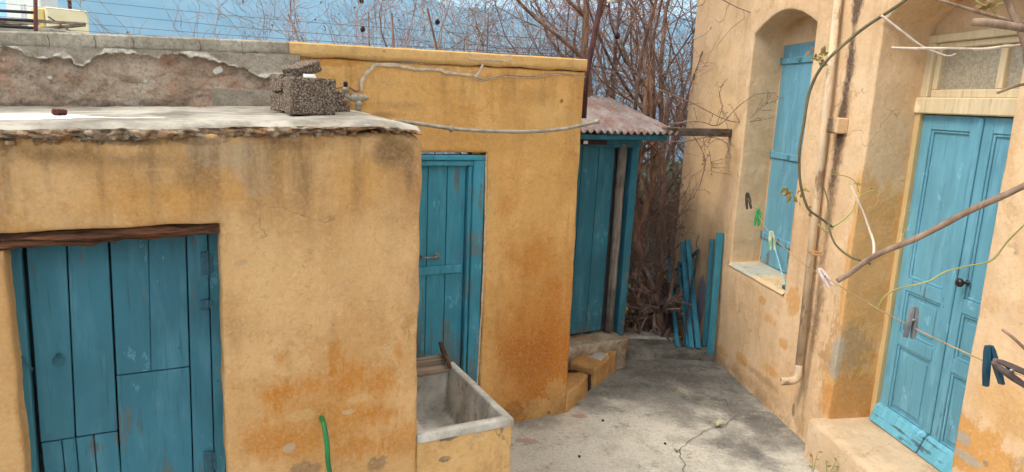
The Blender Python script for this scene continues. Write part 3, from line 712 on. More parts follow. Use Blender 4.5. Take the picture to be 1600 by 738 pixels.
# cement-filled crack in the render
M_FILL = NM('crack_filler', 0.95, 0.1); M_FILL.col(M_FILL.mix(M_FILL.mr(M_FILL.noise(25, 6, .8), .35, .65), srgb(212, 194, 170), srgb(178, 160, 138))); M_FILL.bump(M_FILL.noise(40, 6, .7), .006, .7)
cr = [ma_(*p) for p in [(563, 142), (568, 122), (578, 108), (590, 102), (622, 103), (650, 108), (682, 109), (702, 113), (735, 118), (750, 125), (775, 122), (792, 119), (830, 121), (865, 116), (900, 119), (914, 120)]]
ribbon(cr, [.028, .03, .028, .024, .03, .026, .022, .026, .02, .018, .016, .014, .016, .012, .010, .008], -0.008, 3, 0.6).build('crack_filler', M_FILL.m, MB_, True)
ribbon([ma_(*p) for p in [(741, 120), (748, 112), (757, 95)]], [.024, .022, .016], -0.008, 6, .6).build('crack_filler', M_FILL.m, MB_, True)
ribbon([ma_(*p) for p in [(733, 83), (733, 92), (760, 94), (794, 95), (795, 84)]], [.012, .014, .014, .014, .012], -0.0165, 8, .7).build('crack_filler', M_FILL.m, MB_, True)
ribbon([(a[0], a[1] + .004) for a in cr[8:]], [.004] * 8, -0.0135, 12, .9, .001).build('crack', simple('wall_crack_line', srgb(96, 78, 58)), MB_, True)  # fine dark crack line along the right part of the filler
# narrow blue door
M_MDOOR = paint_wood('blue_paint_middle_door', srgb(56, 142, 166), 0.7, low=(0.2, 1.3, 0.08), wood=(.17, .23, .24))
fo = 0.03
def mf(x, y, yy): return ma_(x, y, yy)
dpar = MB_
g = Geo()
zt = mf(700, 243, 0)[1]; xr = mf(750, 420, 0)[0]
xl = -1.70; z0 = 0.16
g.box(xl, xr + .012, -0.004, 0.06, zt - 0.035, zt + 0.0); g.box(xr - 0.075, xr + 0.012, -0.003, 0.06, z0, zt - 0.036); g.box(xl, xl + .075, -0.003, 0.06, z0, zt - .036)
g.box(xl + .07, xr - 0.06, 0.012, 0.075, zt - .075, zt - .036); g.box(xr - 0.105, xr - 0.0755, 0.014, 0.075, z0, zt - .076)
FR = g.build('door_frame', M_MDOOR, MB_, bevel=0.006)
g = Geo(); xa = xl + .06; xb = xr - 0.107; n = 5
ry = random.Random(5)
for k in range(n):
    a = xa + (xb - xa) * k / n; b = xa + (xb - xa) * (k + 1) / n; dy = ry.uniform(-.002, .002)
    g.box(a + .0022, b - .0022, 0.058 + dy, 0.085, z0 + .02, zt - .078)
LF = g.build('door', M_MDOOR, MB_, bevel=0.003)
g = Geo(); g.box(xl, xr, 0.088, 0.1, z0, zt); g.build('backing', bpy.data.materials['dark_gap'], LF)
rz = mf(690, 422, .04)[1]; g = Geo(); g.box(xa, xb - 0.02, 0.035, 0.057, rz - .03, rz + .03); g.build('rail', M_MDOOR, LF, bevel=0.005)
M_GREYM = simple('grey_metal', srgb(150, 142, 126), srgb(98, 88, 74), 18, 0.5, 0.5, 0.002, 0.4)
hz = mf(674, 402, .03); g = Geo(); g.tube(smooth_path([(hz[0] - .07, .056, hz[1]), (hz[0] - .065, .03, hz[1]), (hz[0], .022, hz[1] - .002), (hz[0] + .05, .03, hz[1]), (hz[0] + .055, .056, hz[1])], 4), .008, 8)
g.box(hz[0] + .035, hz[0] + .07, .05, .056, hz[1] - .02, hz[1] + .02); g.build('handle', M_GREYM, LF, True)
# thin plaster fillet showing along the frame
ribbon([ma_(*p) for p in [(759, 241), (756, 400), (745, 600)]], [.012, .018, .014], -.008, 4, .6).build('plaster_fillet', M_FILL.m, MB_, True)

# ------------------------------------------------------------------ wash basin
SB = thing('wash_basin', 'concrete wash basin on a plastered ochre base against the outbuilding corner', 'basin', OUT)
SW, SD, SZ = 0.585, 0.93, 0.70
rim = 0.05; bd = 0.33
M_BASIN = NM('basin_cement', 0.85, 0.25)
c = M_BASIN.mix(M_BASIN.mr(M_BASIN.noise(4, 8, .65), .35, .65), srgb(218, 212, 200), srgb(172, 166, 154)); M_BASIN.col(M_BASIN.mix(M_BASIN.mr(M_BASIN.noise(12, 7, .75, off=2), .5, .7, 0, .6), c, srgb(112, 104, 92))); M_BASIN.bump(M_BASIN.noise(18, 8, .7), .008, .6)
def basin():
    g = Geo(); x0, x1, y0, y1 = 0.004, SW, 0.003, SD
    def loop(xa, xb, ya, yb, z, n=10):
        pts = []
        for a, b in (((xa, ya), (xb, ya)), ((xb, ya), (xb, yb)), ((xb, yb), (xa, yb)), ((xa, yb), (xa, ya))):
            for k in range(n): t = k / n; pts.append(Vector((a[0] + (b[0] - a[0]) * t, a[1] + (b[1] - a[1]) * t, z)))
        return [p + Vector((nz(p, 9, 1), nz(p, 9, 2), nz(p, 9, 3))) * .0028 for p in pts]
    L = [loop(x0, x1, y0, y1, SZ - .05), loop(x0, x1, y0, y1, SZ - .012), loop(x0 + .01, x1 - .01, y0 + .01, y1 - .01, SZ), loop(x0 + .05, x1 - rim + .008, y0 + rim - .008, y1 - rim, SZ), loop(x0 + .06, x1 - rim - .004, y0 + rim + .004, y1 - rim - .01, SZ - .012),
         loop(x0 + .065, x1 - rim - .03, y0 + rim + .02, y1 - rim - .03, SZ - bd + .02), loop(x0 + .085, x1 - rim - .055, y0 + rim + .045, y1 - rim - .05, SZ - bd)]
    m = len(L[0])
    for l in L: g.v += l
    for i in range(len(L) - 1):
        for k in range(m): g.f.append((i * m + k, i * m + (k + 1) % m, (i + 1) * m + (k + 1) % m, (i + 1) * m + k))
    g.f.append(tuple((len(L) - 1) * m + k for k in range(m)))
    return g.build('bowl', M_BASIN.m, SB, True, wn=True)
basin()
def sp(c, x, y, rx, rz, **k): s, z = oa(x, y, .003); return (c, s, z, rx, rz, k)
M_SINK = plaster('plaster_basin_base', srgb(202, 162, 106), srgb(192, 146, 84), srgb(140, 100, 58),
                 [sp(srgb(104, 94, 82), 700, 684, .06, .03, op=.95, soft=.15, na=.8, ns=14), sp(srgb(112, 100, 84), 697, 718, .035, .02, op=.9, soft=.2, na=.9, ns=14), sp(srgb(120, 106, 88), 765, 668, .02, .012, op=.9, soft=.2, ns=14), sp(srgb(120, 106, 88), 785, 672, .01, .02, op=.9, soft=.2, ns=14), sp(srgb(210, 168, 110), 740, 700, .2, .1, op=.5)], 1.0)
g = wall_sheet([(0.0, -0.05), (SW - .006, -0.05), (SW - .004, SZ - .045), (0.0, SZ - .045)], (), SD - .01, step=.04, amp=.006, r=.014, jit=.003, seed=12); g.xf(Matrix.Translation((0, .008, 0))); g.f = [f for f in g.f if not all(g.v[i].z > SZ - .07 and g.v[i].y > .02 for i in f)]; g.build('base', M_SINK, SB, True)
M_GREYW = raw_wood('weathered_plank', srgb(166, 148, 128), srgb(104, 86, 70), st=(1.8, 26, 26)); M_BRW = raw_wood('brown_batten', srgb(126, 92, 66), srgb(72, 48, 34), st=(26, 2.0, 26))
zb = SZ + .008
q = [OUT.loc(gz(x, y, zb + .02)) for x, y in ((640, 560), (690, 554), (700, 578), (640, 588))]
g = Geo(); g.hexa([(v.x, v.y, zb) for v in (q[3], q[2], q[1], q[0])] + [(v.x, v.y, zb + .024) for v in (q[3], q[2], q[1], q[0])])
o = g.build('plank', M_GREYW, None, bevel=.004, org=(q[2].x, q[2].y, zb)); o.location = OUT.wor(q[2].x, q[2].y, zb); o.rotation_euler.z = OUT.ang
props(o, 'weathered grey plank lying flat across the back of the wash basin', 'plank')
a = q[2].lerp(q[1], -.02); b = q[2].lerp(q[1], 1.25); g = Geo(); a.z = zb + .026; b.z = zb + .026
d = (b - a).normalized(); s = Vector((d.y, -d.x, 0)); up = (Vector((0, 0, 1)) + s * -.25).normalized()
g.hexa([a, a + s * .028, b + s * .028, b, a + up * .05, a + up * .05 + s * .028, b + up * .065 + s * .028, b + up * .065])
o = g.build('batten', M_BRW, None, bevel=.004, org=a); o.location = OUT.wor(*a); o.rotation_euler.z = OUT.ang
props(o, 'short brown batten standing on edge on the grey plank over the wash basin', 'batten')
# green hose from the wall
h0 = OUT.at3(502, 655, 0.03); HP = [h0, OUT.at3(503, 654, -.03), OUT.at3(507, 668, -.09), OUT.at3(511, 695, -.13), OUT.at3(515, 738, -.15), Vector((h0.x + .07, -.17, .3)), Vector((h0.x + .1, -.22, .04)), Vector((h0.x + .22, -.35, .018)), Vector((h0.x + .5, -.5, .018))]
g = Geo(); g.tube(smooth_path(HP, 8), 0.0125, 12)
o = g.build('hose', simple('green_rubber', srgb(22, 118, 62), srgb(16, 92, 46), 6, 0.4, 0.5), None, True, org=h0); o.location = OUT.wor(*h0); o.rotation_euler.z = OUT.ang
props(o, 'bright green garden hose coming out of the ochre outbuilding wall', 'hose')

# ------------------------------------------------------------------ lightweight blocks on the roof
M_PUM = NM('pumice_block', 0.98, 0.05)
v = M_PUM.voro(95); c = M_PUM.mix(M_PUM.mr(v, 0.15, 0.65), srgb(172, 152, 134), srgb(104, 88, 76)); M_PUM.col(M_PUM.mix(M_PUM.mr(M_PUM.noise(110, 4, .7), .45, .7, 0, .4), c, srgb(188, 174, 160))); M_PUM.bump(v, .012, 1.0); M_PUM.bump(M_PUM.noise(140, 4, .8), .008, .9)
def block(px, py, y, dx, dy, dz, yaw, tilt, lab, seed, zo=None):
    x = MID.at(px, py, y)[0]; z = zo if zo is not None else MID.at(px, py, y)[1]
    g = rough_box(dx, dy, dz, 14, .007, 45, seed, .16); g.xf(Matrix.Rotation(tilt, 4, 'Y'))
    o = g.build('block', M_PUM.m, None, True); o.location = MID.wor(x, y, z); o.rotation_euler.z = MID.ang + yaw
    return props(o, lab, 'block', 'lightweight concrete blocks piled on the flat roof')
RZ = 2.380
block(484, 176, -.75, .228, .17, .183, .04, 0, 'large pitted grey block standing in front of the pile on the flat roof', 1, 2.374)
block(454, 172, -.50, .15, .17, .10, .3, 0, 'pitted grey block at the bottom left of the pile, behind the large front block', 2, RZ)
block(451, 145, -.50, .15, .17, .09, .2, .08, 'pitted grey block resting on the bottom left block of the pile', 3, RZ + .098)
block(474, 118, -.50, .15, .14, .055, .5, -.35, 'tilted broken block fragment on top of the roof pile', 4, RZ + .20)
block(528, 170, -.50, .085, .14, .07, .2, 0, 'rough lower block fragment at the right end of the roof pile', 5, RZ)
block(526, 150, -.50, .075, .12, .05, -.2, .1, 'rough upper block fragment at the right end of the roof pile', 6, RZ + .068)
p = MID.at3(485, 117, -.74); p.z = 2.381 + .183; g = Geo(); g.hexa([(-.035, -.02, 0), (.03, -.025, 0), (.035, .02, 0), (-.03, .03, 0), (-.03, -.016, .018), (.02, -.02, .02), (.03, .02, .012), (-.03, .028, .022)])
o = g.build('tile_chip', simple('white_ceramic', (.82, .82, .8), (.75, .75, .73), 5, .3, .5), None, bevel=.003); o.location = MID.wor(p.x, -.73, p.z - .006); o.rotation_euler.z = MID.ang
props(o, 'small white broken tile chip lying on top of the large pitted block', 'tile chip')
# rusty scrap on the roof
p = OUT.loc(gz(92, 174, 2.37)); g = Geo(); py_ = .45
for dx, dz, rr in ((-.02, 0, .014), (.0, .006, .017), (.02, 0, .013)): g.lathe((dx, 0, .004), (0.2, 0, 1), [(rr * .6, 0), (rr, .006), (rr, .02), (rr * .7, .026)], 9)
xq = OUT.at(92, 174, py_)[0]
o = g.build('scrap', simple('rust_dark', srgb(92, 50, 38), srgb(50, 30, 26), 40, .9, .2, .004), None); o.location = OUT.wor(xq, py_, H0 + .046 + .032 * xq + .036 * .4); props(o, 'small rusty brown metal scrap lying on the flat roof', 'scrap')

# ------------------------------------------------------------------ galvanised water pipe
WP = thing('water_pipe', 'grey galvanised water pipe with tee fitting running along the orange store wall', 'pipe', MID)
M_GALV = simple('galvanised_pipe', srgb(168, 162, 148), srgb(122, 114, 100), 12, .5, .5, .002, .35)
yp = -.10
mp_ = lambda x, y, yy=yp: MID.at3(x, y, yy)
g = Geo(); g.tube(smooth_path([mp_(612, 190), mp_(650, 193), mp_(705, 201), mp_(760, 205), mp_(820, 206), mp_(870, 203), mp_(905, 197), mp_(934, 190)], 4), .0135, 12)
g.tube([mp_(703, 198), mp_(707, 205)], .018, 12); g.tube([mp_(930, 191), mp_(935, 190)], .017, 12)
g.build('pipe', M_GALV, WP, True)
g = Geo(); T = mp_(560, 153); g.tube([Vector((T.x, yp, 2.36)), T], .016, 12); g.tube([T + Vector((0, 0, -.05)), T + Vector((0, 0, -.015))], .021, 12); g.tube([T + Vector((-.05, 0, 0)), T + Vector((.035, 0, 0))], .023, 12); g.tube([T + Vector((-.045, 0, 0)), T + Vector((.0, .0, 0))], .026, 12); g.tube([T + Vector((.03, 0, 0)), T + Vector((.05, 0.0, 0.002)), T + Vector((.055, .05, 0.002)), T + Vector((.055, .1, 0))], .0165, 12)
g.build('tee', M_GALV, WP, True)
g = Geo(); E = mp_(540, 148); g.tube(smooth_path([T + Vector((-.05, 0, 0)), Vector((E.x + .02, yp, T.z)), Vector((E.x + .004, yp, T.z + .012)), Vector((E.x, yp, T.z + .035)), Vector((E.x, yp, T.z + .055))], 4), .015, 12); g.tube([Vector((E.x, yp, T.z + .03)), Vector((E.x, yp, T.z + .062))], .020, 6)
g.build('elbow', M_GALV, WP, True)
g = Geo(); g.lathe((E.x, yp, T.z + .06), (0, 0, 1), [(.013, 0), (.013, .028), (.011, .034), (.0, .036)], 14); g.build('cap', simple('black_plastic', (.012, .012, .013), (.02, .02, .02), 5, .45), WP, True)
g = Geo(); a = mp_(706, 204, -.085); g.tube([a, a + Vector((0.002, .01, -.06)), mp_(705, 236, -.012)], .0018, 5); g.build('wire_tie', simple('old_wire', srgb(200, 190, 170)), WP)
g = Geo(); e = mp_(505, 142, -.02); g.tube(smooth_path([e, mp_(540, 136, -.03), mp_(556, 143, -.03), mp_(561, 140, -.012)], 5), .006, 6); g.build('feed_pipe', simple('brown_pipe', srgb(160, 116, 84)), WP, True)

# ================================================================== SHED behind the corner
SH = thing('shed', 'small blue plank shed with sloping corrugated iron roof behind the store corner', 'shed', SHED)
M_SDOOR = paint_wood('blue_paint_shed', srgb(38, 108, 128), 0.35, low=(0.3, 0.75, 0.12))
sa = SHED.at
g = Geo(); ry = random.Random(9)
def shed_door():
    g = Geo(); z0, z1 = .33, 2.10; tl = .02
    xs = [-.02, .16, .34, .52, .70, .875]
    for a, b in zip(xs[:-1], xs[1:]):
        dy = ry.uniform(-.002, .002)
        g.hexa([(a + .002, .0 + dy, z0 + ry.uniform(-.006, .006)), (b - .002, dy, z0 + ry.uniform(-.006, .006)), (b - .002, .028 + dy, z0), (a + .002, .028 + dy, z0), (a + .002 + tl, dy, z1), (b - .002 + tl, dy, z1), (b - .002 + tl, .028 + dy, z1), (a + .002 + tl, .028 + dy, z1)])
    return g.build('door', M_SDOOR, SH, bevel=.003)
SDR = shed_door()
M_RAWP = raw_wood('grey_weathered_pole', srgb(150, 142, 132), srgb(92, 84, 76), st=(22, 22, 1.5))
a0 = sa(951, 508, 0); a1 = sa(973, 228, 0)
g = Geo(); g.tube([(a0[0] - .0 + (a1[0] - a0[0]) * k / 8 + .006 * nz((k, 0, 0), .8, 1), -.005, a0[1] - .05 + (2.13 - a0[1] + .05) * k / 8) for k in range(9)], [.042 + .005 * nz((k, 5, 0), .9, 2) for k in range(9)], 14); g.build('pole', M_RAWP, SH, True)
g = Geo(); xr0 = sa(967, 518)[0]; xr1 = sa(992, 222)[0]
def post(x0, x1, wd, y0, y1, za=.25, zb=2.15): g.hexa([(x0 - wd, y0, za), (x0 + wd, y0, za), (x0 + wd, y1, za), (x0 - wd, y1, za), (x1 - wd, y0, zb), (x1 + wd, y0, zb), (x1 + wd, y1, zb), (x1 - wd, y1, zb)])
post(xr0, xr1, .042, -.03, .05); post(xr0 + .055, xr1 + .05, .012, .03, .08, .7, 2.1); g.build('door_post', M_SDOOR, SH, bevel=.006)
g = Geo(); g.box(-.05, xr1 + .055, -.035, .04, 2.10, 2.17); g.build('door_head', M_SDOOR, SH, bevel=.006)
g = Geo(); g.box(-.06, xr1 + .0, .06, .10, .0, 2.2); g.box(xr1 - .02, xr1 + .03, .1, 1.2, -.2, 2.2); g.box(-.06, xr1 + .03, 1.2, 1.24, -.3, 2.45); g.build('cladding', paint_wood('old_cladding', (.06, .055, .05), .3), SH)
p = sa(933, 223, -.06); g = Geo(); g.box(p[0] - .16, p[0] + .10, -.075, -.045, p[1] - .018, p[1] + .022); g.build('name_board', simple('dark_red_board', srgb(74, 34, 34), srgb(54, 28, 28)), SH, bevel=.003)
g = Geo(); g.box(p[0] - .155, p[0] - .11, -.078, -.0755, p[1] - .012, p[1] + .016); g.build('white_tag', simple('white_paint', (0.85, 0.85, 0.83), (0.8, 0.8, 0.78)), SH)
# corrugated roof
M_CORR = NM('corrugated_iron', .55, .4)
c = M_CORR.mix(M_CORR.mr(M_CORR.noise(3.0, 7, .65), .35, .65), srgb(142, 132, 130), srgb(110, 92, 86)); c = M_CORR.mix(M_CORR.mr(M_CORR.noise(2.0, 8, .7, st=(3, .7, 1), off=4), .44, .64, 0, .8), c, srgb(116, 76, 58)); c = M_CORR.mix(M_CORR.mr(M_CORR.noise(26, 6, .7), .5, .75, 0, .5), c, srgb(176, 166, 160)); M_CORR.col(c); M_CORR.b.inputs['Metallic'].default_value = .25; M_CORR.bump(M_CORR.noise(30, 6, .7), .004, .5)
g = Geo(); ex0, ex1 = -.02, 1.47; pitch = .072
eL = sa(916, 214, -.2); eR = sa(1041, 206, -.2)
def cr_(u, v):
    x = ex0 + (ex1 - ex0) * u; y = -.2 + 1.2 * v; z = 2.245 + .30 * v + .016 * math.sin(x / pitch * 2 * PI) + .006 * nz((x, y, 0), 3, 2)
    return (x, y + .004 * nz((x, 0, 0), 20, 1), z)
g.grid(cr_, 200, 14); RF = g.build('roof', M_CORR.m, SH, True)
md = RF.modifiers.new('thickness', 'SOLIDIFY'); md.thickness = .004
g = Geo(); g.box(.0, 1.36, -.16, -.10, 2.175, 2.222); g.box(1.30, 1.36, -.1, .95, 2.19, 2.23); g.build('roof_batten', M_SDOOR, SH, bevel=.004)
# doorstep platform of the shed
M_STEP = NM('doorstep_concrete', .92, .2)
c = M_STEP.mix(M_STEP.mr(M_STEP.noise(3.5, 8, .7), .35, .65), srgb(190, 174, 150), srgb(136, 122, 104)); c = M_STEP.mix(M_STEP.mr(M_STEP.noise(4, 6, .7, off=5), .54, .66, 0, .7), c, srgb(188, 138, 84)); M_STEP.col(M_STEP.mix(M_STEP.mr(M_STEP.noise(30, 7, .75), .48, .7, 0, .5), c, srgb(96, 80, 64))); M_STEP.bump(M_STEP.noise(12, 8, .7), .02, .8)
g = rough_box(1.16, .68, .41, 16, .02, 8, 4, .10); g.xf(Matrix.Translation((.465, .13, -.12)))
o = g.build('doorstep', M_STEP.m, None, True, org=(.5, 0, 0)); o.location = SHED.wor(.5, 0, 0); o.rotation_euler.z = SHED.ang
props(o, 'worn pale concrete doorstep in front of the blue shed door', 'doorstep')
# low kerb wall of broken plastered stones
KB = thing('kerb_wall', 'low broken ochre kerb wall running from the store corner to the shed doorstep', 'kerb', None, tuple(MC))
M_KERB = plaster('plaster_kerb', srgb(196, 150, 92), srgb(176, 124, 58), srgb(104, 82, 58), (), 1.8, .8)
def stone(pa, pb, h, wd, seed, top=0):
    a = gz(*pa); b = gz(*pb); d = (b - a); L = d.length; d.normalize(); nl = Vector((-d.y, d.x, 0))
    g = rough_box(L, wd, h + .1, 14, .014, 10, seed, .16)
    for v in g.v: v.z += -.1 + .03 * nz((v.x, v.y, 0), 5, seed + 9) * (v.z > .1) + top * (v.x / L) + .015 * nz(v, 6, seed)
    c = (a + b) / 2 + nl * (wd / 2 + .005); M = Matrix(((d.x, nl.x, 0, c.x - MC.x), (d.y, nl.y, 0, c.y - MC.y), (0, 0, 1, 0), (0, 0, 0, 1)))
    g.xf(M); return g.build('kerb_stone', M_KERB, KB, True)
stone((886, 645), (919, 617), .17, .26, 2, .01); stone((930, 606), (963, 578), .185, .26, 5, .02); stone((966, 574), (981, 558), .21, .2, 8)
gj = Geo(); R = random.Random(6)
for (x_, y_) in ((924.5, 611.5), (964.5, 576)):
    p = gz(x_, y_) - MC; d = (gz(964, 577) - gz(925, 610)).normalized(); nl = Vector((-d.y, d.x, 0)); bx = rough_box(.07, .22, .24, 4, .01, 20, 3, .3); bx.xf(Matrix(((d.x, nl.x, 0, p.x + nl.x * .135), (d.y, nl.y, 0, p.y + nl.y * .135), (0, 0, 1, -.1), (0, 0, 0, 1)))); bx.build('joint', simple('dark_earth_joint', srgb(76, 52, 38), srgb(44, 32, 26), 30, .95, .1, .01) if 'dark_earth_joint' not in bpy.data.materials else bpy.data.materials['dark_earth_joint'], KB, True)
s2 = gz(945, 594); g = rough_box(.17, .12, .02, 6, .008, 20, 3, .3); d = (gz(964, 577) - gz(925, 610)).normalized(); g.xf(Matrix.Translation(s2 - MC + Vector((-d.y, d.x, 0)) * .10 + d * .07 + Vector((0, 0, .178))) @ Matrix.Rotation(math.atan2(d.y, d.x), 4, 'Z')); g.build('cement_patch', M_BASIN.m, KB, True)
g = Geo(); PL = [(-.25, .06), (-.03, .10), (.70, .62), (.80, .95), (-.25, .95)]
g.face([(x - .1, y - .4, .095) for x, y in PL]); n_ = len(PL)
for k in range(n_): a, b = PL[k], PL[(k + 1) % n_]; g.face([(a[0] - .1, a[1] - .4, -.1), (b[0] - .1, b[1] - .4, -.1), (b[0] - .1, b[1] - .4, .095), (a[0] - .1, a[1] - .4, .095)])
o = g.build('landing', M_STEP.m, None, org=(0, 0, 0)); o.location = MID.wor(.1, .4, 0); o.rotation_euler.z = MID.ang; o.name = 'landing'
props(o, 'dirty concrete landing sunk between the kerb wall and shed doorstep', 'landing')

# ================================================================== HOUSE (right)
HS = thing('house', 'tall peach plastered house with arched window and arched double door in blue', 'house', HOU)
ha = HOU.at
def arch(x0, x1, zb, zs, za, n=14):
    pts = [(x0, zb), (x1, zb), (x1, zs)]
    for k in range(1, n):
        t = k / n; x = x1 + (x0 - x1) * t; pts.append((x, zs + (za - zs) * (1 - (2 * t - 1) ** 2) ** 1.05))
    return pts + [(x0, zs)]
def hp(c, x, y, rx, rz, **k): s, z = ha(x, y); return (c, s, z, rx, rz, k)
OR2 = srgb(206, 146, 66); GP = srgb(182, 142, 94)
sx_, _z = ha(1292, 300)
HP_ = [hp(srgb(226, 186, 130), 1120, 200, .7, 1.2, op=.5, soft=.8),
       hp(OR2, 1200, 500, 0.16, 0.07, op=.65, soft=.5, na=1.3, ns=-7.0), hp(OR2, 1240, 470, 0.10, 0.10, op=.65, soft=.5, na=1.3, ns=-7.0), hp(OR2, 1160, 562, 0.16, 0.05, op=.65, soft=.5, na=1.3, ns=-7.0), hp(OR2, 1205, 580, 0.14, 0.05, op=.65, soft=.5, na=1.3, ns=-7.0), hp(OR2, 1128, 548, 0.12, 0.04, op=.65, soft=.5, na=1.3, ns=-7.0), hp(OR2, 1105, 480, 0.10, 0.16, op=.65, soft=.5, na=1.3, ns=-7.0), hp(OR2, 1225, 540, 0.10, 0.06, op=.65, soft=.5, na=1.3, ns=-7.0), hp(OR2, 1190, 470, 0.08, 0.05, op=.65, soft=.5, na=1.3, ns=-7.0), hp(OR2, 1240, 330, .07, .5, op=.6, soft=.7), 
       hp(srgb(196, 164, 122), 1165, 520, .5, .3, op=.45, soft=.8),
       hp(OR2, 1330, 420, .10, .8, op=.7, soft=.6), hp(OR2, 1300, 600, .12, .3, op=.6, soft=.6), hp(srgb(192, 128, 48), 1335, 600, .25, .3, op=.75, soft=.5, na=1.0),
       hp(srgb(200, 140, 60), 1520, 700, .5, .16, op=.8, soft=.5, na=1.1), hp(srgb(200, 146, 72), 1570, 640, .3, .2, op=.5, soft=.7),
       hp(srgb(168, 154, 136), 1506, 686, .055, .035, op=.95, soft=.15, na=.8, ns=9.0), hp(srgb(168, 154, 136), 1512, 716, .10, .03, op=.95, soft=.15, na=.8, ns=9.0), hp(srgb(150, 130, 104), 1540, 725, .02, .02, op=.9, soft=.2, ns=9.0),
       (GP, 1.86, .83, .16, .26, dict(op=.8, soft=.25, na=1.7, ns=-14.0, y3=(.10, .15))), (srgb(168, 136, 98), 1.90, .86, .12, .15, dict(op=.6, soft=.3, na=1.6, ns=-14.0, y3=(.14, .10))), (srgb(190, 128, 56), 1.9, .48, .2, .25, dict(op=.7, soft=.6, na=.8, ns=6.0, y3=(.2, .25))), (srgb(170, 158, 140), 1.89, .80, .05, .17, dict(op=.9, soft=.15, na=1.0, ns=-14.0, y3=(.01, .05))), hp(srgb(176, 122, 84), 1320, 500, .02, .1, op=.5, soft=.3, na=.9, ns=9.0),
       hp(srgb(160, 128, 90), 1330, 610, .02, .06, op=.4, soft=.3, na=.9, ns=9.0),
       hp(srgb(84, 98, 138), 1095, 470, .10, .28, op=.75, soft=.5, na=.9), hp(srgb(168, 160, 150), 1052, 500, .12, .35, op=.85, soft=.35, na=.8), hp(srgb(204, 140, 72), 1060, 535, .12, .12, op=.7, soft=.4),
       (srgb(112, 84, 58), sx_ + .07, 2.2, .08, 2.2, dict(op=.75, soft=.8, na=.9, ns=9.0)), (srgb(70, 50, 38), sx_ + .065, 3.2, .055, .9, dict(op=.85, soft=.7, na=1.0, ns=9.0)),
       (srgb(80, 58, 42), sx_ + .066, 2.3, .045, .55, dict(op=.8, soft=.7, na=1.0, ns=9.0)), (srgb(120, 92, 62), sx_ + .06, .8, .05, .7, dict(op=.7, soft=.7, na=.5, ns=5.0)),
       hp(srgb(112, 84, 52), 1240, 640, .03, .06, op=.7, soft=.6), hp(srgb(140, 100, 56), 1190, 590, .5, .05, op=.5, soft=.8, na=1.0), hp(srgb(110, 80, 50), 1600, 738, .1, .1, op=.3)]
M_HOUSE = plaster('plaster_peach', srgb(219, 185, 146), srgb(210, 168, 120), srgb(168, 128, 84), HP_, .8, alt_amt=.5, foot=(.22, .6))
WX0, WX1, WZ = .06, 1.10, 1.03
DX0, DX1, DZ = 1.91, 3.07, .30
g = wall_sheet([(-1.44, -.7), (5.2, -.7), (5.2, 4.7), (-1.44, 4.7)], [arch(WX0, WX1, WZ - .02, 3.165, 3.315), arch(DX0, DX1, DZ - .04, 3.08, 3.34)], depth=3.5, hole_depth=(.34, .48), step=.055, amp=.010, r=.014, jit=.0025, seed=21)
g.build('wall', M_HOUSE, HS, True, wn=True)
# window: plaster head, sill and board shutters
g = Geo(); g.box(WX0 - .03, WX1 + .03, .285, .36, 3.075, 3.40); g.box(WX0 - .03, WX0 + .035, .293, .36, WZ, 3.08); g.build('window_lining', M_HOUSE, HS, bevel=.006)
g = Geo(); g.grid(lambda u, v: (WX0 - .005 + (WX1 - WX0 + .01) * u, -.012 + .33 * v, WZ + .004 + .022 * v + .004 * nz((u * 8, v * 3, 0), 1, 2) - (.02 if v == 0 else 0)), 40, 14)
g.build('window_sill', plaster('plaster_sill', srgb(214, 186, 148), srgb(196, 158, 110), srgb(150, 120, 84), [(srgb(150, 176, 178), .35, 1.04, .25, .5, dict(op=.6, soft=.6, na=.8))], .8), HS, True)
M_SHUT = paint_wood('blue_paint_shutters', srgb(106, 162, 182), .35, low=(1.05, 1.7, .10), dark=.75)
M_HDOOR = paint_wood('blue_paint_house_door', srgb(102, 160, 180), .2, low=(.35, .8, .07), dark=.75, wood=(.16, .2, .22))
M_IRONL = simple('painted_iron_pale', srgb(96, 150, 166), srgb(80, 100, 104), 16, .6, .4, .002)
xs = [WX0 + .012, ha(1241, 180, .29)[0] + .02, .755, WX1 - .012]; xs[1] = .405
SHZ = (1.062, 3.085)
for k in range(3):
    g = Geo(); a, b = xs[k], xs[k + 1]
    nb = 1; 
    for q in range(nb):
        c0 = a + (b - a) * q / nb; c1 = a + (b - a) * (q + 1) / nb; g.box(c0 + .0018, c1 - .0018, .292, .315, SHZ[0] + (.004 if k else 0), SHZ[1])
    leaf = g.build('shutter', M_SHUT, HS, bevel=.003)
    for px_ in (97, 243, 376):
        zz = ha(1215, px_, .29)[1]; g = Geo(); g.box(a + .006, b - .006, .277, .2918, zz - .028, zz + .028); g.build('batten', M_SHUT, leaf, bevel=.004)
        if k < 2:
            g = Geo(); g.box(b - .035, b + .03, .271, .2765, zz - .013, zz + .013); g.tube([(b, .270, zz - .02), (b, .270, zz + .02)], .006, 8); g.build('hinge', M_IRONL, leaf)
    if k == 0:
        for px_ in (97, 243, 376):
            zz = ha(1215, px_, .29)[1]; g = Geo(); g.tube([(a - .004, .279, zz - .03), (a - .004, .279, zz + .03)], .007, 8); g.build('hinge', M_IRONL, leaf)
g = Geo(); g.box(WX0 - .02, WX1 + .02, .318, .33, WZ, 3.1); g.build('backing', bpy.data.materials['dark_gap'], HS)
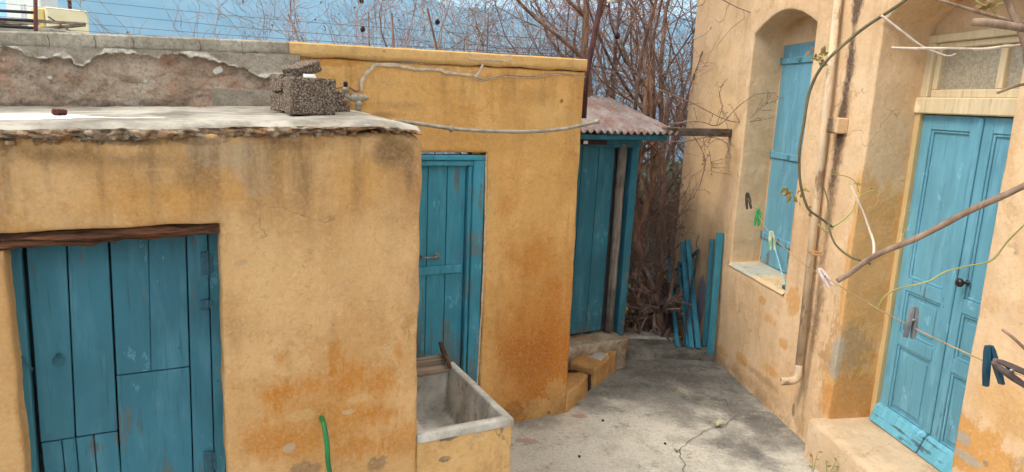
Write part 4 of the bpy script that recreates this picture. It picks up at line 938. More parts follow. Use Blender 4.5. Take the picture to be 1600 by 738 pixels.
# door: cream frame, transom light and two panelled leaves
M_CREAM = paint_wood('cream_paint', srgb(216, 194, 156), .22, grain=(14, 14, 2), wood=(.42, .32, .2), dark=.85)
M_YEL = paint_wood('ochre_frame_paint', srgb(204, 174, 122), .1, grain=(14, 14, 2), wood=(.3, .24, .16), dark=.85)
DY = .36
zt = ha(1500, 180, DY)[1]; zt0 = ha(1440, 152, DY)[1]; ztop = ha(1470, 62, DY)[1] + .03
fx = ha(1440, 178, DY)[0] - .0
DL = 1.95; DM = ha(1537, 182, DY)[0]; DR = DM + (DM - DL)
g = Geo(); g.box(DX0 - .02, DL - .004, DY - .03, DY + .10, DZ + .0, zt); g.box(DR + .004, DX1 + .02, DY - .03, DY + .10, DZ, zt); g.build('door_frame', M_YEL, HS, bevel=.006)
g = Geo(); g.box(DX0 - .02, DX1 + .02, DY - .045, DY + .10, zt, zt + .105); g.build('transom_beam', M_CREAM, HS, bevel=.008)
g = Geo(); z0 = zt + .106; z1 = ztop; xm = ha(1562, 110, DY)[0]
g.box(DX0 - .02, DL + .02, DY - .02, DY + .1, z0, z1 - .051); g.box(DR - .02, DX1 + .02, DY - .02, DY + .1, z0, z1 - .051); g.box(DX0 - .02, DX1 + .02, DY - .02, DY + .1, z1 - .05, z1)
g.box(DL + .021, DR - .021, DY + .005, DY + .08, z0, z0 + .05); g.box(DL + .021, DR - .021, DY + .005, DY + .08, z1 - .09, z1 - .051); g.box(DL + .021, DL + .065, DY + .006, DY + .08, z0 + .051, z1 - .091); g.box(DR - .065, DR - .021, DY + .006, DY + .08, z0 + .051, z1 - .091); g.box(xm - .025, xm + .025, DY + .007, DY + .08, z0 + .051, z1 - .091)
TR = g.build('transom_window', M_CREAM, HS, bevel=.005)
M_PANE = NM('frosted_pane', .35, .5); M_PANE.col(M_PANE.mix(M_PANE.mr(M_PANE.noise(60, 5, .7), .35, .65), srgb(176, 164, 142), srgb(146, 134, 114))); M_PANE.bump(M_PANE.noise(120, 3, .6), .003, .4)
for a, b in ((DL + .06, xm - .022), (xm + .022, DR - .06)):
    g = Geo(); g.box(a, b, DY + .035, DY + .041, z0 + .045, z1 - .085); g.build('pane', M_PANE.m, TR)
g = Geo(); g.box(DX0 - .03, DX1 + .03, DY + .02, DY + .12, z1 + .001, 3.42); g.build('arch_infill', M_HOUSE, HS)
g = Geo(); g.box(DX0 - .03, DX1 + .03, DY + .105, DY + .118, DZ - .04, z1); g.build('backing', bpy.data.materials['dark_gap'], HS)
zb_ = DZ + .035
r1 = ha(1420, 445, DY)[1]; r2_ = ha(1408, 530, DY)[1]
def leaf(x0, x1, mir):
    g = Geo(); st = .085; y = DY
    rails = [(zb_, zb_ + .12), (r2_ - .045, r2_ + .045), (r1 - .045, r1 + .045), (zt - .10, zt - .006)]
    g.box(x0, x0 + st, y, y + .045, zb_, zt - .006); g.box(x1 - st, x1, y, y + .045, zb_, zt - .006)
    for a, b in rails: g.box(x0 + st + .0005, x1 - st - .0005, y + .001, y + .044, a, b)
    o = g.build('door', M_HDOOR, HS, bevel=.003)
    for (a, b), (c, d) in zip(rails[:-1], rails[1:]):
        zl, zh = b, c; xl, xh = x0 + st, x1 - st
        g = Geo(); g.box(xl - .004, xh + .004, y + .020, y + .034, zl - .004, zh + .004)
        k = .018
        g.box(xl, xl + k, y + .008, y + .0198, zl, zh); g.box(xh - k, xh, y + .008, y + .0198, zl, zh); g.box(xl + k + .0005, xh - k - .0005, y + .008, y + .0198, zl, zl + k); g.box(xl + k + .0005, xh - k - .0005, y + .008, y + .0198, zh - k, zh)
        if zh - zl < .5: g.box(xl + .045, xh - .045, y + .012, y + .0198, zl + .045, zh - .045)
        g.build('panel', M_HDOOR, o, bevel=.004)
    g = Geo(); g.hexa([(x0 + .004, y - .075, zb_ + .0), (x1 - .004, y - .075, zb_), (x1 - .004, y - .001, zb_), (x0 + .004, y - .001, zb_), (x0 + .004, y - .03, zb_ + .115), (x1 - .004, y - .03, zb_ + .115), (x1 - .004, y - .001, zb_ + .135), (x0 + .004, y - .001, zb_ + .135)])
    g.build('weather_board', paint_wood('blue_paint_weather_board', srgb(104, 176, 198), 1.0, grain=(2.2, 30, 34), wood=(.10, .14, .16), dark=.7) if 'blue_paint_weather_board' not in bpy.data.materials else bpy.data.materials['blue_paint_weather_board'], o, bevel=.006)
    return o
L1 = leaf(DL, DM - .002, 1); L2 = leaf(DM + .002, DR, -1)
g = Geo(); g.box(DM - .022, DM + .018, DY - .014, DY - .0015, zb_ + .14, zt - .01); g.build('cover_strip', M_HDOOR, L1, bevel=.005)
kx, kz = ha(1497, 440, DY - .04)
M_KNOB = simple('dark_bronze_knob', (.02, .012, .012), (.03, .02, .016), 6, .3, .5)
g = Geo(); g.lathe((kx + .03, DY - .0, kz), (0, -1, 0), [(.018, 0), (.018, .003), (.008, .006), (.008, .03), (.016, .036), (.026, .045), (.028, .056), (.022, .068), (.008, .073)], 18); g.build('knob', M_KNOB, L2, True)
# doorstep
M_HSTEP = plaster('plaster_doorstep', srgb(204, 178, 146), srgb(192, 160, 122), srgb(150, 116, 76), [(srgb(130, 110, 82), 2.0, .3, .3, .5, dict(op=.45, soft=.8, na=1.2))], 1.0)
st_ = Geo(); X0, X1 = 1.885, 4.4
def stp(u, v):
    x = X0 + (X1 - X0) * u; prof = [(-.125, -.03), (-.125, .1), (-.122, .27), (-.112, .298), (-.09, .306), (.1, .315), (.36, .33)]
    y, z = prof[min(6, round(v * 6))]; return (x, y + .006 * nz((x, z, 0), 5, 1), z + .005 * nz((x, y, 0), 6, 2))
st_.grid(stp, 60, 6); pr = [Vector(stp(0, k / 6)) for k in range(7)]; st_.face([Vector((X0, .36, -.03))] + pr[::-1])
o = st_.build('doorstep', M_HSTEP, None, True, org=(1.9, 0, 0)); o.location = HOU.wor(1.9, 0, 0); o.rotation_euler.z = HOU.ang
props(o, 'low plastered doorstep under the double door of the peach house', 'doorstep')
# drainpipe
DP = thing('drainpipe', 'old cream drainpipe on the house wall between the arched window and door', 'drainpipe', HOU)
M_PIPE = NM('old_pipe_paint', .7, .3); c = M_PIPE.mix(M_PIPE.mr(M_PIPE.noise(5, 7, .7, st=(1, 1, .3)), .36, .64), srgb(226, 196, 158), srgb(186, 164, 140)); M_PIPE.col(M_PIPE.mix(M_PIPE.mr(M_PIPE.noise(8, 7, .75, st=(1, 1, .4), off=4), .50, .62, 0, .8), c, srgb(128, 98, 72))); M_PIPE.bump(M_PIPE.noise(30, 6, .7), .004, .6)
yq = -.045
A = HOU.at3(1322, -120, yq); B = HOU.at3(1248, 575, yq); C = HOU.at3(1246, 592, yq - .01); D = HOU.at3(1224, 596, yq - .09)
g = Geo(); g.tube([A, A.lerp(B, .5) + Vector((.004, 0, 0)), B], .028, 16); g.build('pipe', M_PIPE.m, DP, True)
g = Geo(); g.tube(smooth_path([B + Vector((0, 0, .02)), C + Vector((0, 0, .02)), C + Vector((-.005, -.035, -.018)), C + Vector((-.02, -.12, -.03))], 5), .030, 16, cap=False); o = g.build('outlet', M_PIPE.m, DP, True); md = o.modifiers.new('thickness', 'SOLIDIFY'); md.thickness = .004
p = HOU.at3(1305, 196, yq); g = Geo(); g.box(p.x - .05, p.x + .085, -.082, .004, p.z - .055, p.z + .055); g.build('bracket', M_HOUSE, DP, bevel=.008)
p = HOU.at3(1272, 397, yq); g = Geo(); g.tube([p + Vector((math.cos(t) * .037, math.sin(t) * .037, .002 * t)) for t in [2 * PI * k / 24 for k in range(49)]], .004, 6); g.tube([p + Vector((.03, -.02, 0)), p + Vector((.075, .02, .008))], .005, 6); g.build('clamp', simple('rope_tie', srgb(200, 156, 104), srgb(150, 108, 66)), DP, True)
# things on the window sill
p = HOU.at3(1222, 441, .04); g = Geo(); g.hexa([(-.04, -.02, 0), (.05, -.03, 0), (.055, .03, 0), (-.035, .03, 0), (-.04, -.02, .028), (.05, -.03, .03), (.055, .03, .032), (-.035, .03, .028)]); o = g.build('offcut', M_SDOOR, None, bevel=.003); o.location = HOU.wor(1.03, .06, WZ + .012); o.rotation_euler.z = HOU.ang
props(o, 'small blue wood offcut lying on the window sill of the house', 'offcut')
a = HOU.at3(1210, 385, .25); b = HOU.at3(1229, 428, .12); b.z = WZ + .016; g = Geo(); g.tube([b, a], .006, 8); o = g.build('stick', simple('pale_blue_stick', srgb(150, 200, 210), srgb(120, 176, 190)), None, org=b); o.location = HOU.wor(*b); o.rotation_euler.z = HOU.ang
props(o, 'thin pale blue stick leaning on the lower part of the window shutter', 'stick')

# ------------------------------------------------------------------ timber beam and leaning slats
bm_a = SHED.wor(1.33, -.13, 2.262); bm_b = HOU.at3(1144, 208, .02); bm_b = HOU.wor(*bm_b)
g = Geo(); g.bar(bm_a, bm_b, .075, .07, (0, 0, 1)); o = g.build('timber_beam', raw_wood('beam_timber', srgb(122, 104, 90), srgb(72, 58, 48), st=(3, 22, 22)), None, bevel=.006, org=bm_a)
props(o, 'dark weathered timber beam spanning from the shed roof to the house wall', 'beam')
slat_labels = ['thin blue slat leaning on the wall, nearest the thicket and farthest left of the bundle', 'second blue slat from the thicket, shorter than the slats beside it',
               'blue slat leaning in the middle of the bundle over the dark board', 'blue slat at the right side of the leaning bundle, crossing the dark board',
               'narrow blue slat standing behind the broad blue slat near the window', 'broad tall blue slat standing upright nearest the arched window']
SLP = [((1061, 543), (1046, 400), .046), ((1077, 543), (1063, 410), .044), ((1083, 544), (1069, 379), .056), ((1094, 545), (1077, 375), .056), ((1106, 540), (1115, 374), .046), ((1113, 553), (1129, 364), .072)]
M_SLAT = paint_wood('blue_paint_slats', srgb(56, 136, 158), .3, low=(.0, .4, .06))
for (pb, pt, wd), lab in zip(SLP, slat_labels):
    b = gz(*pb, .083); lb = HOU.loc(b); 
    if lb.y > -.03: lb.y = -.03; b = HOU.wor(*lb)
    t = HOU.at3(*pt, -.022); t = HOU.wor(*t)
    g = Geo(); g.bar(b - HOU.y * wd * .35, t - HOU.y * wd * .35, .024, wd * .95, HOU.x)
    o = g.build('slat', M_SLAT, None, bevel=.003, org=b); props(o, lab, 'slat', 'blue wooden slats leaning on the house wall')
b = gz(1066, 542, .083); t = HOU.wor(*HOU.at3(1091, 390, -.03)); m1 = HOU.wor(*HOU.at3(1049, 428, -.06)); m2 = HOU.wor(*HOU.at3(1091, 392, -.02))
M_DKB = paint_wood('dark_board', (.05, .06, .07), .3)
g = Geo(); g.bar(b, t, .03, .018, HOU.x); g.bar(m1, m2, .035, .02, (0, 0, 1)); o = g.build('brace_frame', M_DKB, None, bevel=.003, org=b); props(o, 'dark charred brace of two boards behind the leaning blue slats', 'brace')
g = Geo(); q = HOU.at3(1092, 372, -.03); g.tube(smooth_path([HOU.wor(*HOU.at3(1091, 392, -.03)), HOU.wor(*HOU.at3(1088, 380, -.05)), HOU.wor(*HOU.at3(1092, 368, -.04))], 4), .004, 6); o2 = g.build('hook', bpy.data.materials['rust_dark'], o); o2.data.transform(Matrix.Translation(-b))
# rusty iron post with insulator above the shed
IP = thing('iron_post', 'leaning rusty iron post with a white insulator at the end of the store wall', 'post', None, tuple(MID.wor(.06, .5, 2.3)))
io = MID.wor(.06, .5, 2.3)
pA = dep(916, 118, 5.75); pB = dep(948, -40, 5.75); g = Geo(); g.tube([pA - Vector((.0, 0, .35)), pA, pB], .024, 12); g.build('post', simple('rusted_iron', srgb(86, 52, 48), srgb(58, 38, 40), 10, .85, .2, .003), IP, True, org=None).data.transform(Matrix.Translation(-io))
q = dep(944, 8, 5.72); g = Geo(); g.tube(smooth_path([dep(940, 4, 5.75), q, dep(950, 10, 5.72), dep(953, 2, 5.72)], 5), .006, 8); g.build('hook', bpy.data.materials['rusted_iron'], IP, True).data.transform(Matrix.Translation(-io))
g = Geo(); g.lathe(dep(952, 5, 5.72), (0.1, 0, 1), [(.012, 0), (.026, .01), (.02, .025), (.028, .04), (.02, .055), (.008, .06)], 12); g.build('insulator', simple('white_porcelain', (.8, .77, .7), (.7, .66, .58), 5, .25, .5), IP, True).data.transform(Matrix.Translation(-io))

# ================================================================== bare shrubs and trees
def twig_tree(name, base, h, seed, label, mt, mb, cat='tree', group=None, spread=.5, r0=.03, n0=3, dens=1.0, lean=(0, 0), buds=None, lv=3, lim=None, droop=0.0):
    R = random.Random(seed); root = thing(name, label, cat, None, tuple(base), group)
    T = Geo(); B = Geo(); tips = []
    def grow(p, d, L, r, lev):
        n = 7 if lev < 2 else 5; pts = [p.copy()]; q = p.copy(); dd = d.copy(); rr = [r]
        wob = (.16, .24, .32, .4)[lev]
        for k in range(n):
            dd = (dd + Vector((R.gauss(0, wob), R.gauss(0, wob), R.gauss(0, wob * .7))) + Vector((0, 0, .10 if lev else .16)) - Vector((0, 0, droop * lev * .05))).normalized()
            q = q + dd * (L / n); pts.append(q.copy()); rr.append(r * (1 - .62 * (k + 1) / n))
            if lim and not lim(q + Vector(base)): break
        (T if lev == 0 else B).tube(pts, rr, (7, 5, 4, 3)[lev], False)
        tips.append((pts[-1], dd.copy()))
        if lev >= lv: return
        m = int({0: 7, 1: 6, 2: 4}[lev] * dens + R.random())
        for _ in range(m):
            t = R.uniform(.22 if lev == 0 else .15, 1.0); k = min(int(t * (len(pts) - 1)), len(pts) - 2); s = pts[k].lerp(pts[k + 1], t * (len(pts) - 1) - k)
            ax = (pts[k + 1] - pts[k]).normalized(); o_ = ax.orthogonal(); o_.rotate(Matrix.Rotation(R.uniform(0, 2 * PI), 3, ax))
            nd = (ax * R.uniform(.5, .9) + o_.normalized() * R.uniform(.5, 1.0)).normalized()
            grow(s, nd, L * R.uniform(.35, .62), max(.003, rr[k] * R.uniform(.45, .65)), lev + 1)
    for k in range(n0):
        a = 2 * PI * (k + R.random() * .6) / n0; d = Vector((math.cos(a) * spread + lean[0], math.sin(a) * spread + lean[1], 1)).normalized()
        grow(Vector((math.cos(a) * .06, math.sin(a) * .06, -.1)), d, h * R.uniform(.75, 1.05), r0 * R.uniform(.7, 1.1), 0)
    T.build('trunk', mt, root, True); B.build('branches', mb, root, True)
    if buds:
        G = Geo()
        for p, d in tips:
            if R.random() < buds[1]:
                for _ in range(R.randint(1, 3)):
                    e = (d + Vector((R.gauss(0, .6), R.gauss(0, .6), R.gauss(0, .6)))).normalized(); s = e.orthogonal().normalized() * R.uniform(.006, .012); l = R.uniform(.02, .045); u = e.cross(s) * .3
                    G.face([p, p + e * l * .5 + s + u, p + e * l, p + e * l * .5 - s + u])
        if G.f: G.build('leaves', buds[0], root)
    return root, tips
M_TW = bark('twig_bark', srgb(190, 154, 142), srgb(138, 106, 98)); M_TW2 = bark('twig_bark_grey', srgb(184, 170, 160), srgb(132, 118, 110)); M_TR = bark('trunk_bark', srgb(164, 130, 108), srgb(104, 74, 60)); M_TR2 = bark('trunk_bark_dark', srgb(160, 132, 120), srgb(106, 84, 76))
M_BUD = simple('dry_bud', srgb(170, 128, 72), srgb(120, 84, 52), 6, .8, .2); M_BUDG = simple('young_leaf', srgb(132, 140, 62), srgb(96, 108, 44), 6, .6, .3)
def okr(q):
    l = HOU.loc(q); m_ = MID.loc(q)
    return l.y < -.5 and (m_.y > 2.35 or m_.z > 3.0) and m_.y > 1.2
GZ0 = -.6
tl = ['bare pinkish shrub behind the store wall, first from the left', 'bare twiggy shrub behind the wall, second from the left with fine upright shoots', 'bare tree with a forked grey stem, middle of the row behind the store wall',
      'bare shrub with tangled arching shoots right of the forked grey tree', 'bare grey tree behind the wall, near the iron post on its left', 'bare tree behind the iron post with a dense crown of thin twigs', 'farther sparse bare shrub at the left end of the row, against the blue mountain', 'farther bare shrub with upright shoots behind the forked grey tree', 'farther bare shrub with upright shoots left of the iron post']
TS = [(540, 7.4, 4.0, .42, .020, 4, .9), (610, 7.9, 4.3, .40, .022, 4, 1.0), (655, 7.2, 4.6, .46, .034, 2, 1.0), (745, 7.8, 4.5, .50, .026, 4, 1.05), (830, 7.4, 4.8, .50, .032, 3, 1.1), (905, 8.3, 5.0, .45, .03, 3, 1.1), (500, 8.8, 4.2, .4, .018, 5, .9), (700, 9.2, 4.8, .42, .022, 5, 1.1), (860, 9.4, 5.0, .42, .024, 5, 1.1)]
for i, (px_, dm, h, sp_, r0, n0, dn) in enumerate(TS):
    p = dep(px_, 200, dm); p.z = GZ0 - .1
    rt, tips = twig_tree('bare_shrub' if i not in (2, 4, 5) else 'bare_tree', p, h, 31 + i, tl[i], M_TR if i % 2 else M_TW, M_TW if i % 2 == 0 else M_TW2, 'shrub' if i not in (2, 4, 5) else 'tree', 'bare shrubs and trees behind the store wall', sp_, r0, n0, dn, buds=(M_BUD, .12), lim=okr)
    if i in (1, 4):   # dried fruit still hanging
        g = Geo(); R = random.Random(i)
        zz = [q for q in tips if 3.0 < (q[0].z + p.z) < 3.8]; R.shuffle(zz)
        for q, d in zz[:2]:
            f = Geo(); f.lathe(q[0] + Vector((0, 0, -.07)) if False else q + Vector((0, 0, -.075)), (.1, 0, 1), [(.004, 0), (.022, .008), (.032, .028), (.03, .046), (.016, .062), (.005, .075)], 10)
            f.build('dried_fruit', simple('dried_fruit_skin', srgb(74, 40, 40), srgb(44, 26, 28), 20, .9) if 'dried_fruit_skin' not in bpy.data.materials else bpy.data.materials['dried_fruit_skin'], rt, True)
# thicket between shed and house
tk = ['thick leaning tree stem in the gap beside the shed post, nearest the edging', 'twisted brown tree in the gap, close to the house corner', 'slender bare tree in the gap behind the two thick stems', 'dense bare tree rising over the shed roof', 'bare tree behind the gap with many fine twigs, left of the house edge', 'low tangled bare shrub filling the foot of the gap', 'farther bare tree in the gap seen above the timber beam']
def okp(q):   # keep branches off the house and out of the yard
    l = HOU.loc(q); s = SHED.loc(q)
    if l.y > -.04 and l.x > -1.5: return False
    if -.1 < s.x < 1.5 and -.3 < s.y < 1.3 and s.z < 2.7: return False
    return q.y > 7.3 or q.z > 2.6
TK = [(1008, 7.75, 4.6, .14, .085, 2, .8, (-.05, 0)), (1034, 8.1, 4.8, .2, .07, 3, .9, (.02, 0)), (1020, 9.3, 5.2, .25, .035, 3, 1.2, (0, 0)), (985, 9.2, 5.4, .35, .035, 4, 1.05, (.0, 0)), (1048, 9.8, 5.6, .35, .035, 4, 1.0, (-.1, 0)), (1015, 9.0, 2.6, .5, .018, 7, 1.3, (0, 0)), (1030, 11, 6.2, .4, .04, 4, 1.0, (0, 0))]
for i, (px_, dm, h, sp_, r0, n0, dn, ln) in enumerate(TK):
    p = dep(px_, 540, dm); p.z = terr_h(p.x, p.y)
    twig_tree('bare_tree' if i != 5 else 'bare_shrub', p, h - p.z * .6, 61 + i, tk[i], M_TR if i < 2 else M_TR2, M_TW if i == 4 else M_TR2 if i % 2 else M_TR, 'tree' if i != 5 else 'shrub', 'bare thicket in the gap beside the house', sp_, r0, n0, dn, ln, (M_BUD if i != 4 else M_BUDG, .2), lim=okp)
# leaf litter under the thicket
g = Geo(); R = random.Random(3)
for _ in range(5200):
    x = R.uniform(.6, 3.0); y = 7.18 + abs(R.gauss(0, 1.6)); z = terr_h(x, y) + R.uniform(.0, .05); a = R.uniform(0, 6.28); l = R.uniform(.02, .06); wd = l * R.uniform(.15, .5); u = Vector((math.cos(a), math.sin(a), R.uniform(-.5, .5))) * l; s = Vector((-math.sin(a), math.cos(a), R.uniform(-.4, .4))) * wd; p = Vector((x, y, z))
    g.face([p - u, p + s, p + u, p - s])
props(g.build('leaf_litter', simple('dead_leaves', srgb(92, 62, 46), srgb(54, 36, 30), 3, .95, .1)), kind='stuff')
# green bushes further down the slope
def leafy_bush(base, r, h, seed, label, mat):
    R = random.Random(seed); root = thing('green_bush', label, 'bush', None, tuple(base), 'green bushes on the slope below'); G = Geo()
    for _ in range(2600):
        a = R.uniform(0, 2 * PI); t = R.random() ** .5; zz = R.random(); rr = r * (1 - (zz * 2 - 1) ** 2 * .7) * t * (1 + .4 * nz((a, zz * 3, 0), 1.3, seed)); p = Vector((math.cos(a) * rr, math.sin(a) * rr, zz * h)); 
        e = Vector((R.gauss(0, 1), R.gauss(0, 1), R.gauss(0, .6))).normalized(); s = e.orthogonal().normalized() * R.uniform(.03, .06); l = R.uniform(.08, .16); G.face([p, p + e * l * .5 + s, p + e * l, p + e * l * .5 - s])
    S = Geo(); S.tube([(0, 0, -.2), (0.05, 0, h * .5), (0, .05, h * .8)], [.06, .04, .01], 6); S.build('trunk', M_TR2, root, True); G.build('crown', mat, root)
M_GRN = simple('bush_leaf', (.055, .09, .022), (.03, .055, .015), 1.5, .6, .3)
for i, (px_, dm, r, h, lb) in enumerate([(1010, 15, 1.3, 1.9, 'leafy green bush down the slope, left one behind the thicket'), (1060, 17, 1.6, 2.2, 'leafy green bush down the slope, right one behind the thicket by the house edge')]):
    p = dep(px_, 300, dm); p.z = terr_h(p.x, p.y); leafy_bush(p, r, h + 1.0, 5 + i, lb, M_GRN)
# creeper on the house wall
def vine(name, label, cat, paths, mat, org, group=None, leaves=(), lmat=None, n=6):
    root = thing(name, label, cat, None, tuple(org), group); 
    for pts, r, nm in paths:
        g = Geo(); P = smooth_path(pts, 6); m = len(P); rr = r if hasattr(r, '__len__') else (r, r * .6)
        P = [p + Vector((nz(p, 9, 1), nz(p, 9, 4), nz(p, 9, 7))) * rr[0] * .9 for p in P]
        g.tube([p - Vector(org) for p in P], [(rr[0] + (rr[1] - rr[0]) * k / (m - 1)) * (1 + .12 * nz(P[k], 40, 2)) for k in range(m)], n); g.build(nm, mat if not isinstance(mat, dict) else mat[nm], root, True)
    if leaves:
        R = random.Random(len(label)); g = Geo()
        for p, sz, k in leaves:
            for _ in range(k):
                e = Vector((R.gauss(0, 1), R.gauss(0, .6), R.gauss(0, 1))).normalized(); s = e.orthogonal().normalized(); s.rotate(Matrix.Rotation(R.uniform(-.8, .8), 3, e)); u = e.cross(s); l = sz * R.uniform(.6, 1.1); q = p - Vector(org) + Vector((R.gauss(0, sz * .25), R.gauss(0, sz * .25), R.gauss(0, sz * .25)))
                m1 = q + e * l * .5; g.face([q, m1 + s * l * .3 + u * l * .12, q + e * l]); g.face([q, q + e * l, m1 - s * l * .3 + u * l * .12])
        g.build('leaves', lmat, root)
    return root
def DP_(l): return [dep(x, y, d) for x, y, d in l]
c0 = [DP_([(1030, 140, 7.4), (1085, 163, 7.0), (1130, 186, 6.7), (1165, 191, 6.5), (1208, 184, 6.2)]), DP_([(1040, 195, 7.2), (1090, 190, 6.9), (1122, 196, 6.7), (1150, 170, 6.5), (1178, 148, 6.3)]), DP_([(1060, 200, 7.1), (1085, 215, 6.9), (1102, 250, 6.7), (1096, 282, 6.7), (1083, 308, 6.7)]), DP_([(1090, 215, 6.8), (1108, 236, 6.6), (1111, 268, 6.6)]), DP_([(1120, 195, 6.7), (1128, 165, 6.6), (1120, 130, 6.7)]), DP_([(1000, 215, 7.2), (1060, 222, 7.0), (1110, 214, 6.7), (1140, 226, 6.5)]), DP_([(1020, 100, 7.4), (1062, 118, 7.1), (1088, 132, 6.9)]), DP_([(1165, 191, 6.5), (1186, 172, 6.35), (1200, 160, 6.3)])]
R = random.Random(5)
for c in list(c0):
    P_ = smooth_path(c, 4)
    for _ in range(6):
        p = R.choice(P_[3:]); e = (c_rt * R.gauss(.3, .7) + c_up * R.gauss(.1, .8)).normalized(); L_ = R.uniform(.06, .2); c0.append([p, p + e * L_ * .5 + c_up * R.gauss(0, .012), p + e * L_])
vine('creeper', 'budding brown creeper reaching over the timber beam onto the house wall', 'creeper', [(c, (.007, .003) if len(c) > 3 else (.003, .0016), 'stem') for c in c0], M_TR2, c0[0][0], None, [(p + Vector((0, 0, R.uniform(-.01, .01))), .020, 2) for c in c0 for p in smooth_path(c, 4)[4::2]], M_BUD)
# weeds in the floor
def weed(name, px_, py_, label, blades, h, mat, spread=.5, z=.008, leafy=False):
    p = gz(px_, py_, z); root = thing(name, label, 'weed', None, tuple(p)); R = random.Random(px_); g = Geo(); s_ = Geo()
    for _ in range(blades):
        a = R.uniform(0, 2 * PI); d = Vector((math.cos(a) * spread, math.sin(a) * spread, R.uniform(.5, 1))).normalized(); L = h * R.uniform(.5, 1)
        if leafy:
            s_.tube([(0, 0, 0), d * L * .5 + Vector((0, 0, L * .1)), d * L], [.0025, .002, .0012], 5)
            for k in range(3):
                q = d * L * (.5 + .25 * k); e = Vector((R.gauss(0, 1), R.gauss(0, 1), .4)).normalized(); t = e.cross(Vector((0, 0, 1))).normalized() * .014; l = .035; g.face([q, q + e * l * .5 + t, q + e * l, q + e * l * .5 - t])
        else:
            t = Vector((-d.y, d.x, 0)).normalized() * .003; q = d * L; m1 = d * L * .5 + Vector((0, 0, L * .12)); g.face([-t, t, m1 + t]); g.face([-t, m1 + t, m1 - t]); g.face([m1 - t, m1 + t, q - Vector((0, 0, L * .15))])
    g.build('leaves', mat, root)
    if s_.f: s_.build('stems', M_BUDG, root)
M_DRY = simple('pale_grass', srgb(190, 186, 150), srgb(150, 150, 110), 4, .8)
weed('grass_tuft', 1120, 667, 'pale dry grass tuft growing from the crack in the yard floor', 22, .13, M_DRY, .9)
weed('weed', 1057, 706, 'tiny green weed in the crack near the bottom of the yard', 12, .05, simple('weed_leaf', srgb(92, 116, 54), srgb(64, 86, 36)), .9)
weed('weed', 1291, 756, 'thin green weed standing in front of the house doorstep at the bottom edge', 2, .20, M_BUDG, .12, .008, True)
weed('weed', 1268, 748, 'sparse budding weed against the front corner of the house doorstep', 2, .24, M_BUD, .08, .008, True)
for i, (px_, py_, lb) in enumerate([(905, 714, 'small dark pebble on the yard floor nearest the wash basin'), (942, 658, 'small dark pebble on the yard floor nearest the kerb wall'), (1039, 694, 'small dark pebble on the yard floor left of the tiny weed')]):
    p = gz(px_, py_, .006); g = rough_box(.018, .014, .010, 3, .002, 60, i, .5); o = g.build('pebble', simple('dark_pebble', (.02, .018, .015)) if 'dark_pebble' not in bpy.data.materials else bpy.data.materials['dark_pebble'], None, True); o.location = p; props(o, lb, 'pebble', 'pebbles on the yard floor')

# ================================================================== clothesline, pegs and vine in the foreground
line_px = [(1136, 216), (1146, 252), (1158, 287), (1174, 319), (1200, 361), (1233, 394), (1262, 417), (1288, 433), (1320, 452), (1368, 481), (1415, 506), (1463, 530), (1537, 564), (1600, 588), (1680, 612)]
def line_depth(x): return 1 / (.158 + (.66 - .158) * (x - 1140) / 285) if x < 1425 else 1 / (.66 + .10 * (x - 1425) / 120)
LP = [dep(x, y, line_depth(x)) for x, y in line_px]
LP += [LP[-1].lerp(HOU.wor(5.15, -.005, 1.85), t) for t in (.06, .16, .35, .65, 1.0)]
g = Geo(); P = smooth_path(LP, 5); g.tube(P, .0016, 6); o = g.build('clothesline', simple('line_cord', srgb(176, 148, 106), srgb(124, 100, 70)), None, True, org=P[0]); props(o, 'thin sagging clothesline running from the timber beam across the house front', 'clothesline')
def peg(px_, py_, ang, L, label, mat, metal, dmat=None, tw=0.0, open_=.07):
    d = line_depth(px_); p = dep(px_, py_, d); root = thing('clothes_peg', label, 'peg', None, tuple(p), 'clothes pegs on the line')
    ax = (c_up * -math.cos(ang) + c_rt * math.sin(ang)).normalized(); sd = ax.cross(_fw).normalized(); sd.rotate(Matrix.Rotation(tw, 3, ax)); fw = ax.cross(sd)
    for s in (-1, 1):
        g = Geo(); e = (ax * math.cos(open_ * .5) + sd * s * math.sin(open_ * .5)).normalized(); pv = ax * L * .12
        w1 = L * .085
        pts = []
        for t, off, th in ((-.5, .0, .5), (-.36, .012, .8), (-.1, .02, 1.0), (.15, .015, 1.0), (.5, .02, .7)):
            c = pv * 0 + ax * (t * L) + sd * s * ((off + max(0, (t + .15)) * math.tan(open_)) * L)
            pts.append((c, th))
        rows = []
        for c, th in pts:
            a = sd * s * w1 * th; b = fw * L * .075; rows.append([c - b, c + a * 1.6 - b, c + a * 1.6 + b, c + b])
        for r in rows: g.v += r
        for i in range(len(rows) - 1):
            for q in range(4): g.f.append((i * 4 + q, i * 4 + (q + 1) % 4, i * 4 + 4 + (q + 1) % 4, i * 4 + 4 + q))
        g.f.append((0, 1, 2, 3)); k = 4 * len(rows) - 4; g.f.append((k + 3, k + 2, k + 1, k))
        g.build('prong', mat, root, bevel=L * .012)
    g = Geo(); cc = ax * (-.08 * L); g.tube([cc - fw * L * .1, cc + fw * L * .1], L * .045, 10); g.tube([cc - fw * L * .1, cc - fw * L * .095 + sd * L * .12, cc - fw * L * .09 + sd * L * .12 + ax * L * .08], L * .014, 6); g.build('spring', metal, root, True)
M_SPR = simple('spring_steel', srgb(150, 146, 138), srgb(100, 92, 84), 20, .4, .5, 0, .7)
pw = lambda n, a, b, r=.5: simple(n, a, b, 14, r, .4, .002)
peg(1169, 314, .12, .115, 'dark brown clothes peg on the line, farthest and nearest the window jamb', pw('dark_plastic_brown', srgb(74, 58, 54), srgb(52, 40, 38)), M_SPR)
peg(1184, 340, -.1, .105, 'small bright green clothes peg on the line in front of the window', pw('green_plastic', srgb(40, 150, 82), srgb(30, 120, 62)), M_SPR)
